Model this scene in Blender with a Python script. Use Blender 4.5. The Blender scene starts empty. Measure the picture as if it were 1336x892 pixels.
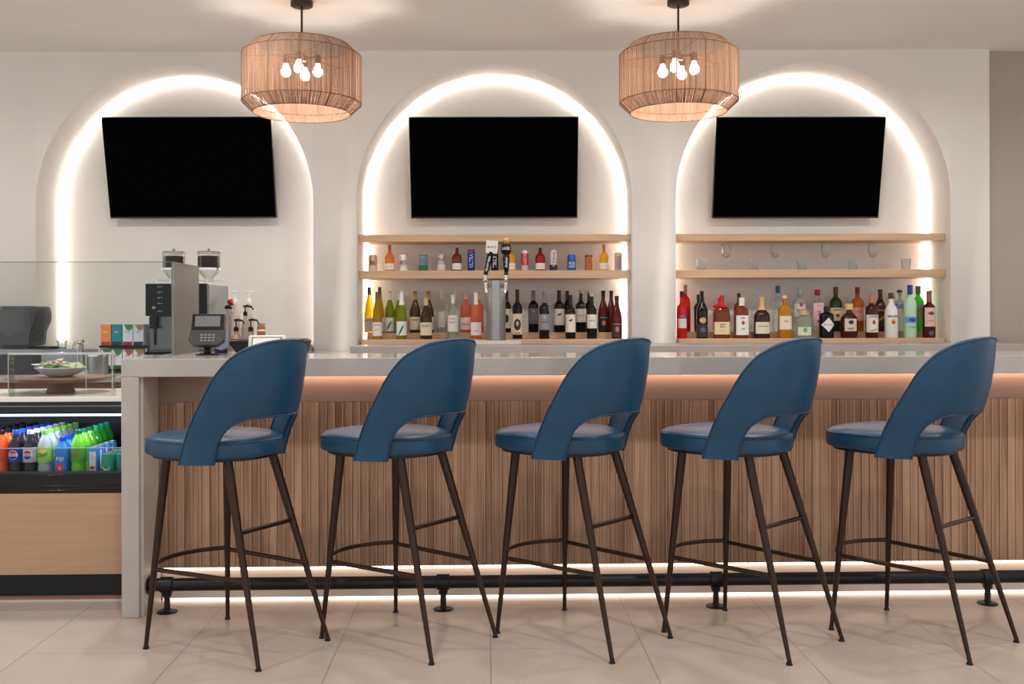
import bpy, math, random
from math import sin, cos, pi, radians, sqrt
random.seed(7)
SC = bpy.context.scene
COL = SC.collection
H = 1.22; F = 1300.0; Y0 = 416.0; RR = 0.0028

# ------------------------------------------------------------------ camera
cam = bpy.data.cameras.new('camera'); co = bpy.data.objects.new('camera', cam); COL.objects.link(co)
cam.sensor_width = 36; cam.lens = F/1336*36; cam.shift_y = -(446-Y0)/1336
cam.clip_start = .05
co.location = (0, 0, H); co.rotation_euler = (pi/2, RR, 0)
SC.camera = co

def W(x, y, Y):
    """pixel of the photograph + distance -> point of the place"""
    uu = x-668; vv = y-Y0
    u = uu-RR*vv; v = vv+RR*uu
    return (u*Y/F, Y, H-v*Y/F)

# the bar stands turned by a degree and a half
TH = .026; BY = 4.12
def BW(lx, ly, z): return (lx*cos(TH)-ly*sin(TH), BY+lx*sin(TH)+ly*cos(TH), z)
def BX(px, ly):
    u = (px-668)/F
    return (u*(BY+ly*cos(TH))+ly*sin(TH))/(cos(TH)-u*sin(TH))
def BZ(py, px, ly):
    lx = BX(px, ly); Y = BW(lx, ly, 0)[1]
    return H-((py-Y0)+RR*(px-668))*Y/F

# ------------------------------------------------------------------ materials
def lin(c):
    return tuple(((v/255)/12.92 if v/255 <= .04045 else ((v/255+.055)/1.055)**2.4) for v in c)+(1,)
MATS = {}
def mat(name, rgb, rough=.5, metal=0, spec=.5, trans=0, noise=None, bump=None, emit=None, coat=0, sheen=0, ior=1.45):
    """noise=(scale xyz, amount, detail)  bump=(scale xyz, strength, distance)"""
    if name in MATS: return MATS[name]
    m = bpy.data.materials.new(name); m.use_nodes = True
    nt = m.node_tree; b = nt.nodes['Principled BSDF']
    b.inputs['Base Color'].default_value = lin(rgb)
    b.inputs['Roughness'].default_value = rough
    b.inputs['Metallic'].default_value = metal
    b.inputs['Specular IOR Level'].default_value = spec
    b.inputs['Transmission Weight'].default_value = trans
    b.inputs['Coat Weight'].default_value = coat
    b.inputs['IOR'].default_value = ior
    if noise or bump:
        tc = nt.nodes.new('ShaderNodeTexCoord')
    if noise:
        sc, amt, det = noise
        mp = nt.nodes.new('ShaderNodeMapping'); mp.inputs['Scale'].default_value = sc
        nz = nt.nodes.new('ShaderNodeTexNoise'); nz.inputs['Scale'].default_value = 1; nz.inputs['Detail'].default_value = det
        rp = nt.nodes.new('ShaderNodeMapRange'); rp.inputs[1].default_value = .3; rp.inputs[2].default_value = .7
        rp.inputs[3].default_value = 1-amt; rp.inputs[4].default_value = 1+amt
        mx = nt.nodes.new('ShaderNodeVectorMath'); mx.operation = 'SCALE'; mx.inputs[0].default_value = lin(rgb)[:3]
        nt.links.new(tc.outputs['Object'], mp.inputs['Vector']); nt.links.new(mp.outputs[0], nz.inputs['Vector'])
        nt.links.new(nz.outputs[0], rp.inputs[0]); nt.links.new(rp.outputs[0], mx.inputs['Scale'])
        nt.links.new(mx.outputs[0], b.inputs['Base Color'])
    if bump:
        sc, st, dist = bump
        mp = nt.nodes.new('ShaderNodeMapping'); mp.inputs['Scale'].default_value = sc
        nz = nt.nodes.new('ShaderNodeTexNoise'); nz.inputs['Scale'].default_value = 1; nz.inputs['Detail'].default_value = 4
        bp = nt.nodes.new('ShaderNodeBump'); bp.inputs['Strength'].default_value = st; bp.inputs['Distance'].default_value = dist
        nt.links.new(tc.outputs['Object'], mp.inputs['Vector']); nt.links.new(mp.outputs[0], nz.inputs['Vector'])
        nt.links.new(nz.outputs[0], bp.inputs['Height']); nt.links.new(bp.outputs[0], b.inputs['Normal'])
    if emit:
        b.inputs['Emission Color'].default_value = lin(emit[0]); b.inputs['Emission Strength'].default_value = emit[1]
    MATS[name] = m
    return m

def pane_glass(name, tint=(235, 238, 238), gloss=.9, rough=.0, body=0.0):
    """thin clear glass: see-through with mirror reflections at grazing angles"""
    m = bpy.data.materials.new(name); m.use_nodes = True; nt = m.node_tree
    for n in list(nt.nodes): nt.nodes.remove(n)
    out = nt.nodes.new('ShaderNodeOutputMaterial'); mix = nt.nodes.new('ShaderNodeMixShader')
    tr = nt.nodes.new('ShaderNodeBsdfTransparent'); tr.inputs[0].default_value = lin(tint)
    gl = nt.nodes.new('ShaderNodeBsdfGlossy'); gl.inputs['Roughness'].default_value = rough
    fr = nt.nodes.new('ShaderNodeFresnel'); fr.inputs[0].default_value = 1.33
    mr = nt.nodes.new('ShaderNodeMapRange'); mr.inputs[3].default_value = body; mr.inputs[4].default_value = gloss
    nt.links.new(fr.outputs[0], mr.inputs[0]); nt.links.new(mr.outputs[0], mix.inputs[0])
    nt.links.new(tr.outputs[0], mix.inputs[1]); nt.links.new(gl.outputs[0], mix.inputs[2]); nt.links.new(mix.outputs[0], out.inputs[0])
    MATS[name] = m
    return m

PLASTER = mat('plaster', (236, 231, 225), .85, noise=((1.1, 1.1, 1.6), .045, 5), bump=((3, 3, 5), .25, .02))
TAUPE = mat('taupe_wall', (178, 164, 152), .9, noise=((2, 2, 2), .03, 4))
CEIL = mat('ceiling_paint', (240, 235, 229), .9)
STONE = mat('quartz', (180, 173, 166), .1, noise=((7, 7, 7), .06, 8))
STONE_D = mat('quartz_grey', (168, 162, 157), .3, noise=((7, 7, 7), .06, 8))
OAK = mat('light_oak', (205, 170, 136), .5, noise=((2, 30, 60), .10, 5))
OAKD = mat('dark_board', (140, 102, 82), .45, noise=((3, 40, 40), .2, 5))
PANEL = mat('blond_veneer', (184, 149, 117), .55, noise=((2.5, 30, 45), .06, 6))
APRON = mat('apron_veneer', (150, 124, 110), .6, noise=((4, 30, 60), .06, 5))
BLUE = mat('blue_leather', (16, 66, 97), .4, spec=.5, noise=((9, 9, 9), .16, 6), bump=((160, 160, 160), .12, .002))
BLUE_P = mat('blue_piping', (27, 56, 84), .45)
BRONZE = mat('bronze_metal', (60, 44, 35), .34, metal=.75, spec=.5)
BLACKM = mat('black_metal', (26, 27, 30), .38, metal=.3)
BLACK = mat('black_plastic', (10, 10, 12), .35, spec=.35)
SCREEN = mat('screen_black', (1, 1, 1), .6, spec=.02)
BEZEL = mat('bezel', (20, 20, 22), .4)
STEEL = mat('brushed_steel', (168, 168, 168), .34, metal=.8, noise=((2, 2, 60), .08, 3))
STEEL_P = mat('grey_side_panel', (132, 135, 136), .42, metal=.15)
CHROME = mat('chrome', (225, 225, 225), .12, metal=1)
WHITE = mat('white_plastic', (235, 233, 228), .35)
PAPER = mat('paper_white', (228, 224, 216), .6)
GLASS = pane_glass('pane_glass', (246, 248, 247), .35)
CLEAR = pane_glass('clear_glassware', (246, 248, 248), .85, 0.12, .05)
EDGE = mat('glass_edge', (120, 140, 135), .15)
LEDW = mat('led_white', (255, 240, 224), .5, emit=((255, 248, 241), 20))
LEDP = mat('led_peach', (255, 205, 170), .5, emit=((255, 216, 192), 14))
LEDC = mat('led_cool', (235, 242, 255), .5, emit=((225, 236, 255), 2.5))
BULB = mat('bulb_glow', (255, 235, 205), .5, emit=((255, 240, 224), 14))
ROPE = mat('woven_cord', (150, 114, 90), .85, noise=((40, 40, 3), .22, 3))
ROPE_IN = ROPE
WIRE = mat('shade_wire', (112, 76, 54), .6)

def wood_slats():
    m = mat('slat_wood', (176, 136, 106), .55)
    nt = m.node_tree; b = nt.nodes['Principled BSDF']
    tc = nt.nodes.new('ShaderNodeTexCoord')
    mp = nt.nodes.new('ShaderNodeMapping'); mp.inputs['Scale'].default_value = (1/.036, 1, .01); mp.inputs['Location'].default_value = (-(BX(157.5, 0)+.085)/.036+100, 0, 0)
    sn = nt.nodes.new('ShaderNodeVectorMath'); sn.operation = 'FLOOR'
    wn = nt.nodes.new('ShaderNodeTexWhiteNoise'); wn.noise_dimensions = '1D'
    sx = nt.nodes.new('ShaderNodeSeparateXYZ')
    nt.links.new(tc.outputs['Object'], mp.inputs[0]); nt.links.new(mp.outputs[0], sn.inputs[0]); nt.links.new(sn.outputs[0], sx.inputs[0]); nt.links.new(sx.outputs[0], wn.inputs['W'])
    mp2 = nt.nodes.new('ShaderNodeMapping'); mp2.inputs['Scale'].default_value = (60, 60, 2.2)
    nz = nt.nodes.new('ShaderNodeTexNoise'); nz.inputs['Scale'].default_value = 1; nz.inputs['Detail'].default_value = 5; nz.inputs['Distortion'].default_value = .6
    nt.links.new(tc.outputs['Object'], mp2.inputs[0]); nt.links.new(mp2.outputs[0], nz.inputs[0])
    a = nt.nodes.new('ShaderNodeMath'); a.operation = 'MULTIPLY_ADD'; a.inputs[1].default_value = .34; nt.links.new(wn.outputs[0], a.inputs[0]); nt.links.new(nz.outputs[0], a.inputs[2])
    cr = nt.nodes.new('ShaderNodeValToRGB'); cr.color_ramp.elements[0].position = .36; cr.color_ramp.elements[0].color = lin((130, 94, 68))
    cr.color_ramp.elements[1].position = .95; cr.color_ramp.elements[1].color = lin((190, 152, 122))
    nt.links.new(a.outputs[0], cr.inputs[0])
    so = nt.nodes.new('ShaderNodeSeparateXYZ'); nt.links.new(tc.outputs['Object'], so.inputs[0])
    def M(op, a_, b_):
        q = nt.nodes.new('ShaderNodeMath'); q.operation = op
        nt.links.new(a_, q.inputs[0]) ; q.inputs[1].default_value = b_; return q.outputs[0]
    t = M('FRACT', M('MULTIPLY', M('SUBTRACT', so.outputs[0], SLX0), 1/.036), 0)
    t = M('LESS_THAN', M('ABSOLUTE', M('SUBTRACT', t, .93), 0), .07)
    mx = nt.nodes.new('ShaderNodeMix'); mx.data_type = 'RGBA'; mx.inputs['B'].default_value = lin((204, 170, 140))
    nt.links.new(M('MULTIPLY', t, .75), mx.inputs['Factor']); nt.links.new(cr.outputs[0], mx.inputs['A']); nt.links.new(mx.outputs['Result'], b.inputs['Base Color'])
    return m
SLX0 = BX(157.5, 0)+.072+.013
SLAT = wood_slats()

def floor_mat():
    m = mat('floor_tile', (190, 174, 160), .3, spec=.4)
    nt = m.node_tree; b = nt.nodes['Principled BSDF']
    tc = nt.nodes.new('ShaderNodeTexCoord')
    sx = nt.nodes.new('ShaderNodeSeparateXYZ'); nt.links.new(tc.outputs['Object'], sx.inputs[0])
    def joint(sock, off, size, w):
        a = nt.nodes.new('ShaderNodeMath'); a.operation = 'SUBTRACT'; a.inputs[1].default_value = off; nt.links.new(sock, a.inputs[0])
        p = nt.nodes.new('ShaderNodeMath'); p.operation = 'PINGPONG'; p.inputs[1].default_value = size/2; nt.links.new(a.outputs[0], p.inputs[0])
        l = nt.nodes.new('ShaderNodeMath'); l.operation = 'LESS_THAN'; l.inputs[1].default_value = w; nt.links.new(p.outputs[0], l.inputs[0])
        return l.outputs[0]
    jx = joint(sx.outputs[0], FX0, .5675, .0016); jy = joint(sx.outputs[1], FY0, 1.135/2, .0012)
    mm = nt.nodes.new('ShaderNodeMath'); mm.operation = 'MAXIMUM'; nt.links.new(jx, mm.inputs[0]); nt.links.new(jy, mm.inputs[1])
    nz = nt.nodes.new('ShaderNodeTexNoise'); nz.inputs['Scale'].default_value = 1.3; nz.inputs['Detail'].default_value = 8; nz.inputs['Roughness'].default_value = .6
    nt.links.new(tc.outputs['Object'], nz.inputs[0])
    cr = nt.nodes.new('ShaderNodeValToRGB'); cr.color_ramp.elements[0].position = .3; cr.color_ramp.elements[0].color = lin((180, 163, 149))
    cr.color_ramp.elements[1].position = .7; cr.color_ramp.elements[1].color = lin((196, 181, 168))
    nt.links.new(nz.outputs[0], cr.inputs[0])
    mx = nt.nodes.new('ShaderNodeMix'); mx.data_type = 'RGBA'; mx.inputs['B'].default_value = lin((138, 122, 110))
    nt.links.new(mm.outputs[0], mx.inputs['Factor']); nt.links.new(cr.outputs[0], mx.inputs['A']); nt.links.new(mx.outputs['Result'], b.inputs['Base Color'])
    return m
FX0 = -.094; FY0 = 3.69-4.12

# ------------------------------------------------------------------ mesh builder
class MB:
    def __init__(s): s.v = []; s.f = []
    def add(s, vs, fs):
        n = len(s.v); s.v += [tuple(p) for p in vs]; s.f += [tuple(i+n for i in f) for f in fs]; return s
    def box(s, x0, x1, y0, y1, z0, z1):
        return s.add([(x0,y0,z0),(x1,y0,z0),(x1,y1,z0),(x0,y1,z0),(x0,y0,z1),(x1,y0,z1),(x1,y1,z1),(x0,y1,z1)],
                     [(0,3,2,1),(4,5,6,7),(0,1,5,4),(1,2,6,5),(2,3,7,6),(3,0,4,7)])
    def lathe(s, prof, c=(0,0,0), n=24, e=2.0, dy=1.0, a0=0, a1=2*pi):
        """prof [(r,z)]; e superellipse exponent; dy depth ratio"""
        full = abs(a1-a0-2*pi) < 1e-6; k = n if full else n+1
        vs = []
        for r, z in prof:
            for i in range(k):
                t = a0+(a1-a0)*i/n; ct, st = cos(t), sin(t)
                x = abs(ct)**(2/e)*(1 if ct >= 0 else -1); y = abs(st)**(2/e)*(1 if st >= 0 else -1)
                vs.append((c[0]+r*x, c[1]+r*y*dy, c[2]+z))
        fs = []
        for j in range(len(prof)-1):
            for i in range(n):
                a = j*k+i; b = j*k+(i+1) % k
                fs.append((a, b, b+k, a+k))
        if full:
            if prof[0][0] > 1e-6: fs.append(tuple(range(k-1, -1, -1)))
            if prof[-1][0] > 1e-6: fs.append(tuple((len(prof)-1)*k+i for i in range(k)))
        return s.add(vs, fs)
    def tube(s, pts, r, n=8, closed=False):
        """r number or list"""
        m = len(pts); vs = []; pu = None
        for i in range(m):
            a = pts[(i-1) % m] if (closed or i > 0) else pts[i]; b = pts[(i+1) % m] if (closed or i < m-1) else pts[i]
            d = [b[k]-a[k] for k in range(3)]; L = sqrt(sum(q*q for q in d)) or 1; d = [q/L for q in d]
            if pu is None:
                up = (0,0,1) if abs(d[2]) < .9 else (1,0,0)
                u = [up[1]*d[2]-up[2]*d[1], up[2]*d[0]-up[0]*d[2], up[0]*d[1]-up[1]*d[0]]
            else:
                q = sum(pu[k]*d[k] for k in range(3)); u = [pu[k]-q*d[k] for k in range(3)]
            L = sqrt(sum(q*q for q in u)) or 1; u = [q/L for q in u]; pu = u
            w = [d[1]*u[2]-d[2]*u[1], d[2]*u[0]-d[0]*u[2], d[0]*u[1]-d[1]*u[0]]
            ri = r[i] if isinstance(r, (list, tuple)) else r
            for j in range(n):
                t = 2*pi*j/n
                vs.append(tuple(pts[i][k]+ri*(cos(t)*u[k]+sin(t)*w[k]) for k in range(3)))
        fs = []
        for i in range(m if closed else m-1):
            for j in range(n):
                a = i*n+j; b = i*n+(j+1) % n; i2 = ((i+1) % m)*n
                fs.append((a, b, i2+(j+1) % n, i2+j))
        if not closed:
            fs.append(tuple(range(n-1, -1, -1))); fs.append(tuple((m-1)*n+j for j in range(n)))
        return s.add(vs, fs)
    def prism(s, poly, y0, y1, axis='y'):
        """poly in (x,z) pushed along y, or (x,y) along z, or (y,z) along x"""
        n = len(poly)
        def P(a, b, t):
            return (a, t, b) if axis == 'y' else ((a, b, t) if axis == 'z' else (t, a, b))
        vs = [P(a, b, y0) for a, b in poly]+[P(a, b, y1) for a, b in poly]
        fs = [tuple(range(n)), tuple(range(2*n-1, n-1, -1))]+[(i, i+n, (i+1) % n+n, (i+1) % n) for i in range(n)]
        return s.add(vs, fs)
    def xf(s, fn): s.v = [fn(p) for p in s.v]; return s

def rotx(a, o=(0,0,0)):
    return lambda p: (p[0], o[1]+(p[1]-o[1])*cos(a)-(p[2]-o[2])*sin(a), o[2]+(p[1]-o[1])*sin(a)+(p[2]-o[2])*cos(a))

def finish(me, smooth, angle):
    if smooth:
        for p in me.polygons: p.use_smooth = True
        me.set_sharp_from_angle(angle=radians(angle))
def obj(name, mb, m, parent=None, bevel=0, smooth=True, angle=35, seg=2, loc=None, rotz=0, fix=True):
    me = bpy.data.meshes.new(name); me.from_pydata(mb.v, [], mb.f); me.validate()
    if fix:
        import bmesh
        bm = bmesh.new(); bm.from_mesh(me); bmesh.ops.recalc_face_normals(bm, faces=bm.faces); bm.to_mesh(me); bm.free()
    finish(me, smooth, angle)
    me.materials.append(m)
    o = bpy.data.objects.new(name, me); COL.objects.link(o)
    if parent is not None: o.parent = parent
    if loc is not None: o.location = loc
    if rotz: o.rotation_euler[2] = rotz
    if bevel:
        md = o.modifiers.new('b', 'BEVEL'); md.width = bevel; md.segments = seg; md.limit_method = 'ANGLE'; md.angle_limit = radians(40)
        md.harden_normals = False
    return o
def tag(o, label, cat, group=None):
    o['label'] = label; o['category'] = cat
    if group: o['group'] = group
    return o
def thing(name, label, cat, loc=(0,0,0), rotz=0, group=None):
    o = bpy.data.objects.new(name, None); o.empty_display_size = .05; COL.objects.link(o); o.location = loc; o.rotation_euler = (0,0,rotz)
    return tag(o, label, cat, group)
def bthing(name, label, cat, lx, ly, z, group=None):
    return thing(name, label, cat, BW(lx, ly, z), TH, group)
def struct(name, mb, m, **k):
    o = obj(name, mb, m, **k); o['kind'] = 'structure'; return o
def dup(root, loc, rotz=None, label=None, group=None):
    def cp(o, par):
        c = o.copy(); COL.objects.link(c)
        if par is not None: c.parent = par
        for ch in list(o.children): cp(ch, c)
        return c
    r = cp(root, None); r.location = loc
    if rotz is not None: r.rotation_euler[2] = rotz
    if label: r['label'] = label
    if group: r['group'] = group
    return r
FONT = {}
def text_mesh(txt, w=None, h=None, bold=True):
    """letters as verts/faces in the x-z plane, centred on the origin, fitted into w x h"""
    k = txt
    if k not in FONT:
        cu = bpy.data.curves.new('t', 'FONT'); cu.body = txt; cu.size = 1; cu.align_x = 'CENTER'; cu.align_y = 'CENTER'; cu.resolution_u = 2
        cu.offset = .012
        o = bpy.data.objects.new('t', cu); COL.objects.link(o)
        bpy.context.view_layer.update()
        me = bpy.data.meshes.new_from_object(o.evaluated_get(bpy.context.evaluated_depsgraph_get()))
        FONT[k] = ([tuple(v.co) for v in me.vertices], [tuple(p.vertices) for p in me.polygons])
        bpy.data.objects.remove(o); bpy.data.curves.remove(cu); bpy.data.meshes.remove(me)
    vs, fs = FONT[k]
    x0 = min(v[0] for v in vs); x1 = max(v[0] for v in vs); y0 = min(v[1] for v in vs); y1 = max(v[1] for v in vs)
    sx = (w/(x1-x0)) if w else None; sy = (h/(y1-y0)) if h else None
    if sx is None: sx = sy
    if sy is None: sy = sx
    mb = MB(); mb.add([((v[0]-(x0+x1)/2)*sx, 0, (v[1]-(y0+y1)/2)*sy) for v in vs], fs)
    return mb

# ------------------------------------------------------------------ room
floor_o = struct('floor', MB().box(-7, 7, -6, 3.6, -.1, 0), floor_mat(), smooth=False, loc=(0, BY, 0), rotz=TH)
CZ = 3.105
struct('ceiling', MB().box(-6.5, 6.5, -.5, 7.6, CZ, CZ+.1), CEIL, smooth=False)

YW, YN = 7.0, 7.385
arches = []
for xl, xr, apex in ((47, 409, 84.5), (465.5, 825, 82), (882, 1240.5, 81)):
    a = (xl-668)*YW/F; b = (xr-668)*YW/F
    arches.append(((a+b)/2, (b-a)/2, W((xl+xr)/2, apex, YW)[2]))
def arch_curve(c, hw, top, n=48):
    zs = top-hw
    return [(c-hw*cos(pi*i/n), zs+hw*sin(pi*i/n)) for i in range(n+1)]
wl = MB(); edge_r = 3.358
xs = [-6.5]
for c, hw, top in arches: xs += [c-hw, c+hw]
xs.append(edge_r)
for i in range(0, len(xs), 2):
    wl.add([(xs[i],YW,0),(xs[i+1],YW,0),(xs[i+1],YW,CZ),(xs[i],YW,CZ)], [(0,1,2,3)])
for c, hw, top in arches:
    cv = arch_curve(c, hw, top)
    vs = []; fs = []
    for x, z in cv: vs += [(x,YW,z),(x,YW,CZ)]
    for i in range(len(cv)-1): fs.append((2*i, 2*i+2, 2*i+3, 2*i+1))
    wl.add(vs, fs)
    full = [(c-hw, 0)]+cv+[(c+hw, 0)]
    vs = []; fs = []
    for x, z in full: vs += [(x,YW,z),(x,YN,z)]
    for i in range(len(full)-1): fs.append((2*i, 2*i+1, 2*i+3, 2*i+2))
    wl.add(vs, fs)
wl.add([(-6.5,YN,0),(edge_r,YN,0),(edge_r,YN,CZ),(-6.5,YN,CZ)], [(0,1,2,3)])
wl.add([(edge_r,YW,0),(edge_r,YN,0),(edge_r,YN,CZ),(edge_r,YW,CZ)], [(0,1,2,3)])
import bmesh
wo = struct('wall_back', wl, PLASTER, angle=30, fix=False)
bm = bmesh.new(); bm.from_mesh(wo.data); bmesh.ops.remove_doubles(bm, verts=bm.verts, dist=1e-5); bm.to_mesh(wo.data); bm.free(); finish(wo.data, True, 30)
struct('wall_right', MB().box(edge_r+.001, 6.5, 7.05, 7.2, 0, CZ), TAUPE, smooth=False)

# LED lines round the niches
for (c, hw, top), lb in zip(arches, ('warm white light line round the left arched niche', 'warm white light line round the middle arched niche', 'warm white light line round the right arched niche')):
    cv = [(c-hw+.014, 1.06)]+[(c+(x-c)*(hw-.014)/hw, z-.014 if z > top-hw else z) for x, z in arch_curve(c, hw, top)]+[(c+hw-.014, 1.06)]
    o = obj('arch_light', MB().tube([(x, YN-.016, z) for x, z in cv], .0055, 6), LEDW); tag(o, lb, 'light', 'arch lights in the niches')

# ------------------------------------------------------------------ wall shelves
def zpx(y, x, Y): return W(x, y, Y)[2]
S_LO, S_ST, S_MID = 1.0776, 1.122, 1.565
def shelf(i, z0, z1, y0, label, step=False):
    c, hw, top = arches[i]
    mb = MB().box(c-hw+.002, c+hw-.002, y0, YN-.03, z0, z1)
    if step: pass
    o = obj('wall_shelf', mb, OAK, bevel=.003); tag(o, label, 'shelf', 'oak shelves in the arched niches')
    return o
shelf(1, 1.770, 1.8207, 7.08, 'empty top oak shelf of the middle niche, just under the television')
shelf(2, 1.770, 1.8207, 7.08, 'empty top oak shelf of the right niche, just under the television')
shelf(1, 1.5076, S_MID, 7.08, 'oak shelf of the middle niche holding cans and small bottles')
shelf(2, 1.5076, S_MID, 7.08, 'oak shelf of the right niche holding only clear glasses')
for i, lb in ((1, 'low stepped oak bottle shelf holding the wine bottles in the middle niche'), (2, 'low stepped oak bottle shelf holding the spirits in the right niche')):
    c, hw, top = arches[i]
    r = thing('bottle_shelf', lb, 'shelf', (c, 7.2, 1.0385), group='stepped bottle shelves')
    obj('shelf_board', MB().box(-hw+.026, hw-.026, -.16, .183, 0, S_LO-1.0385), OAK, r, bevel=.003)
    obj('step_riser', MB().box(-hw+.04, hw-.06, .008, .183, S_LO-1.0385+.0005, S_ST-1.0385), OAK, r, bevel=.002)

# ------------------------------------------------------------------ televisions
def tv(cx_top, cx_bot, label):
    yt, yb = 7.125, 7.285
    zt = zpx(152.3, cx_top, yt); zb = zpx(284.6, cx_bot, yb)
    X = ((cx_top-668)*yt+(cx_bot-668)*yb)/2/F
    a = math.atan2(yb-yt, zt-zb); h = math.hypot(yb-yt, zt-zb)
    r = thing('television', label, 'television', (X, (yt+yb)/2, (zt+zb)/2), group='televisions in the arches')
    w = 1.215/2
    R = rotx(a)
    obj('tv_housing', MB().box(-w, w, 0, .035, -h/2, h/2).box(-w*.6, w*.6, .035, .06, -h*.38, h*.2).xf(R), BEZEL, r, bevel=.003)
    obj('screen', MB().box(-w+.006, w-.006, -.0015, -.0002, -h/2+.012, h/2-.006).xf(R), SCREEN, r, smooth=False)
    obj('bezel_strip', MB().box(-w+.002, w-.002, -.003, 0, -h/2, -h/2+.010).xf(R), mat('dark_grey_trim', (52, 52, 55), .3), r)
    obj('wall_bracket', MB().box(-.15, .15, YN-.03-(yt+yb)/2, YN-(yt+yb)/2-.001, -.12, .12).tube([(0, .03, 0), (0, YN-.03-(yt+yb)/2, 0)], .02), BLACKM, r)
tv((131.5+356)/2, (143.5+361)/2, 'wall television in the left arch, tilted down above the coffee machines')
tv((534.3+755)/2, (537+753.5)/2, 'wall television in the middle arch, above the wine shelves')
tv((935+1155)/2, (931+1147.5)/2, 'wall television in the right arch, above the empty glasses')

# ------------------------------------------------------------------ pendant lamps
def pendant_proto():
    r = thing('pendant_lamp', '', 'lamp', (0,0,0), group='woven pendant lamps')
    zc = CZ
    Rb, Rs = .347, .283
    z0, z1, z2, z3 = 2.440-zc, 2.500-zc, 2.780-zc, 2.838-zc
    rnd = random.Random(3)
    prof = [(Rs, z0), (Rb, z1), (Rb, z2), (Rs, z3)]
    mb = MB(); n = 500
    for k in range(n):
        t = 2*pi*k/n+rnd.uniform(-.002, .002); hw = rnd.uniform(.0013, .0021)
        tx, ty = -sin(t), cos(t)
        vs = []; j = rnd.uniform(-.0015, .0015); tw = rnd.uniform(-.006, .006)
        for q, (R, z) in enumerate(prof):
            tt = t+tw*(q-1.5)*.5
            for (a, b) in ((-hw, 0), (0, .0014), (hw, 0), (0, -.0014)):
                rr = R+b+j
                vs.append((rr*cos(tt)-a*sin(tt), rr*sin(tt)+a*cos(tt), z))
        fs = []
        for q in range(3):
            for i in range(4):
                fs.append((q*4+i, q*4+(i+1) % 4, q*4+4+(i+1) % 4, q*4+4+i))
        mb.add(vs, fs)
    obj('lamp_shade', mb, ROPE, r, fix=False, angle=80)
    def ring(R, z, rad): return [(R*cos(2*pi*i/72), R*sin(2*pi*i/72), z) for i in range(72)]
    fr = MB()
    for R, z in prof: fr.tube(ring(R, z, 0), .0028, 6, closed=True)
    for k in range(12):
        t = 2*pi*(k+8.3/30)/12
        fr.tube([((R+.001)*cos(t), (R+.001)*sin(t), z) for R, z in prof], .0024, 6)
    for k in range(3):
        t = 2*pi*(k+.5)/3
        fr.tube([(.02*cos(t), .02*sin(t), 2.79-zc), (Rb*cos(t), Rb*sin(t), 2.78-zc)], .003, 6)
    obj('wire_frame', fr, WIRE, r)
    obj('ceiling_canopy', MB().lathe([(.0, -.034), (.058, -.034), (.065, -.030), (.065, -.001), (0, -.001)], n=36), BRONZE, r)
    obj('stem', MB().tube([(0,0,-.03), (0,0,2.76-zc)], .0065, 10), BRONZE, r)
    obj('lamp_cluster', MB().lathe([(0, 2.745-zc), (.03, 2.748-zc), (.036, 2.775-zc), (.012, 2.80-zc), (0, 2.80-zc)], n=20), BRONZE, r)
    for k in range(4):
        t = 2*pi*k/4
        x, y = .094*cos(t), .094*sin(t)
        s = obj('lamp_socket', MB().tube([(x*.25, y*.25, 2.765-zc), (x, y, 2.775-zc), (x, y, 2.755-zc)], .008, 8).lathe([(0, 2.735-zc), (.019, 2.735-zc), (.019, 2.775-zc), (.012, 2.785-zc), (0, 2.785-zc)], (x, y, 0), 16), BRONZE, r)
        obj('light_bulb', MB().lathe([(0, 2.655-zc), (.014, 2.658-zc), (.026, 2.668-zc), (.031, 2.683-zc), (.027, 2.700-zc), (.017, 2.718-zc), (.014, 2.734-zc), (0, 2.734-zc)], (x, y, 0), 20), BULB, s)
    return r
lp = pendant_proto()
lamps = [(394.8, 'left round woven cord pendant lamp, hanging before the left arch', .02), (886, 'right round woven cord pendant lamp, overlapping the right television corner', radians(-22))]
for i, (px, lb, rz) in enumerate(lamps):
    X = (px-668)*5.9/F
    r = lp if i == 0 else dup(lp, (X, 5.9, CZ), rz, lb)
    r.location = (X, 5.9, CZ); r.rotation_euler[2] = rz; r['label'] = lb
    for k in range(4):
        t = 2*pi*k/4+rz
        l = bpy.data.lights.new('bulb_light', 'POINT'); l.energy = 3.4; l.color = (1, .92, .84); l.shadow_soft_size = .03
        lo = bpy.data.objects.new('bulb_light', l); COL.objects.link(lo); lo.location = (X+.094*cos(t), 5.9+.094*sin(t), 2.625)

# ------------------------------------------------------------------ bar counter
LXL = BX(157.5, 0); LXR = 3.3
ZT = 1.061; TH_ = .075
rec = .215
bar = bthing('bar_counter', 'long stone-topped bar counter with fluted wood front behind the stools', 'counter', 0, 0, 0)
top = MB().prism([(LXL, 0), (LXR, 0), (LXR, .56), (-1.05, .56), (-1.05, .90), (LXL, .90)], ZT-TH_, ZT, 'z')
obj('countertop', top, STONE, bar, bevel=.003)
obj('end_panel', MB().box(LXL, LXL+.072, 0, .78, 0, ZT-TH_-.0005), STONE, bar, bevel=.003)
ai = LXL+.072
obj('side_return', MB().box(ai, ai+.012, .02, rec+.02, 0, ZT-TH_-.001), mat('return_panel', (198, 188, 182), .5), bar)
obj('apron', MB().box(ai+.012, LXR, rec-.005, rec+.02, .865, ZT-TH_-.001), APRON, bar)
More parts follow.
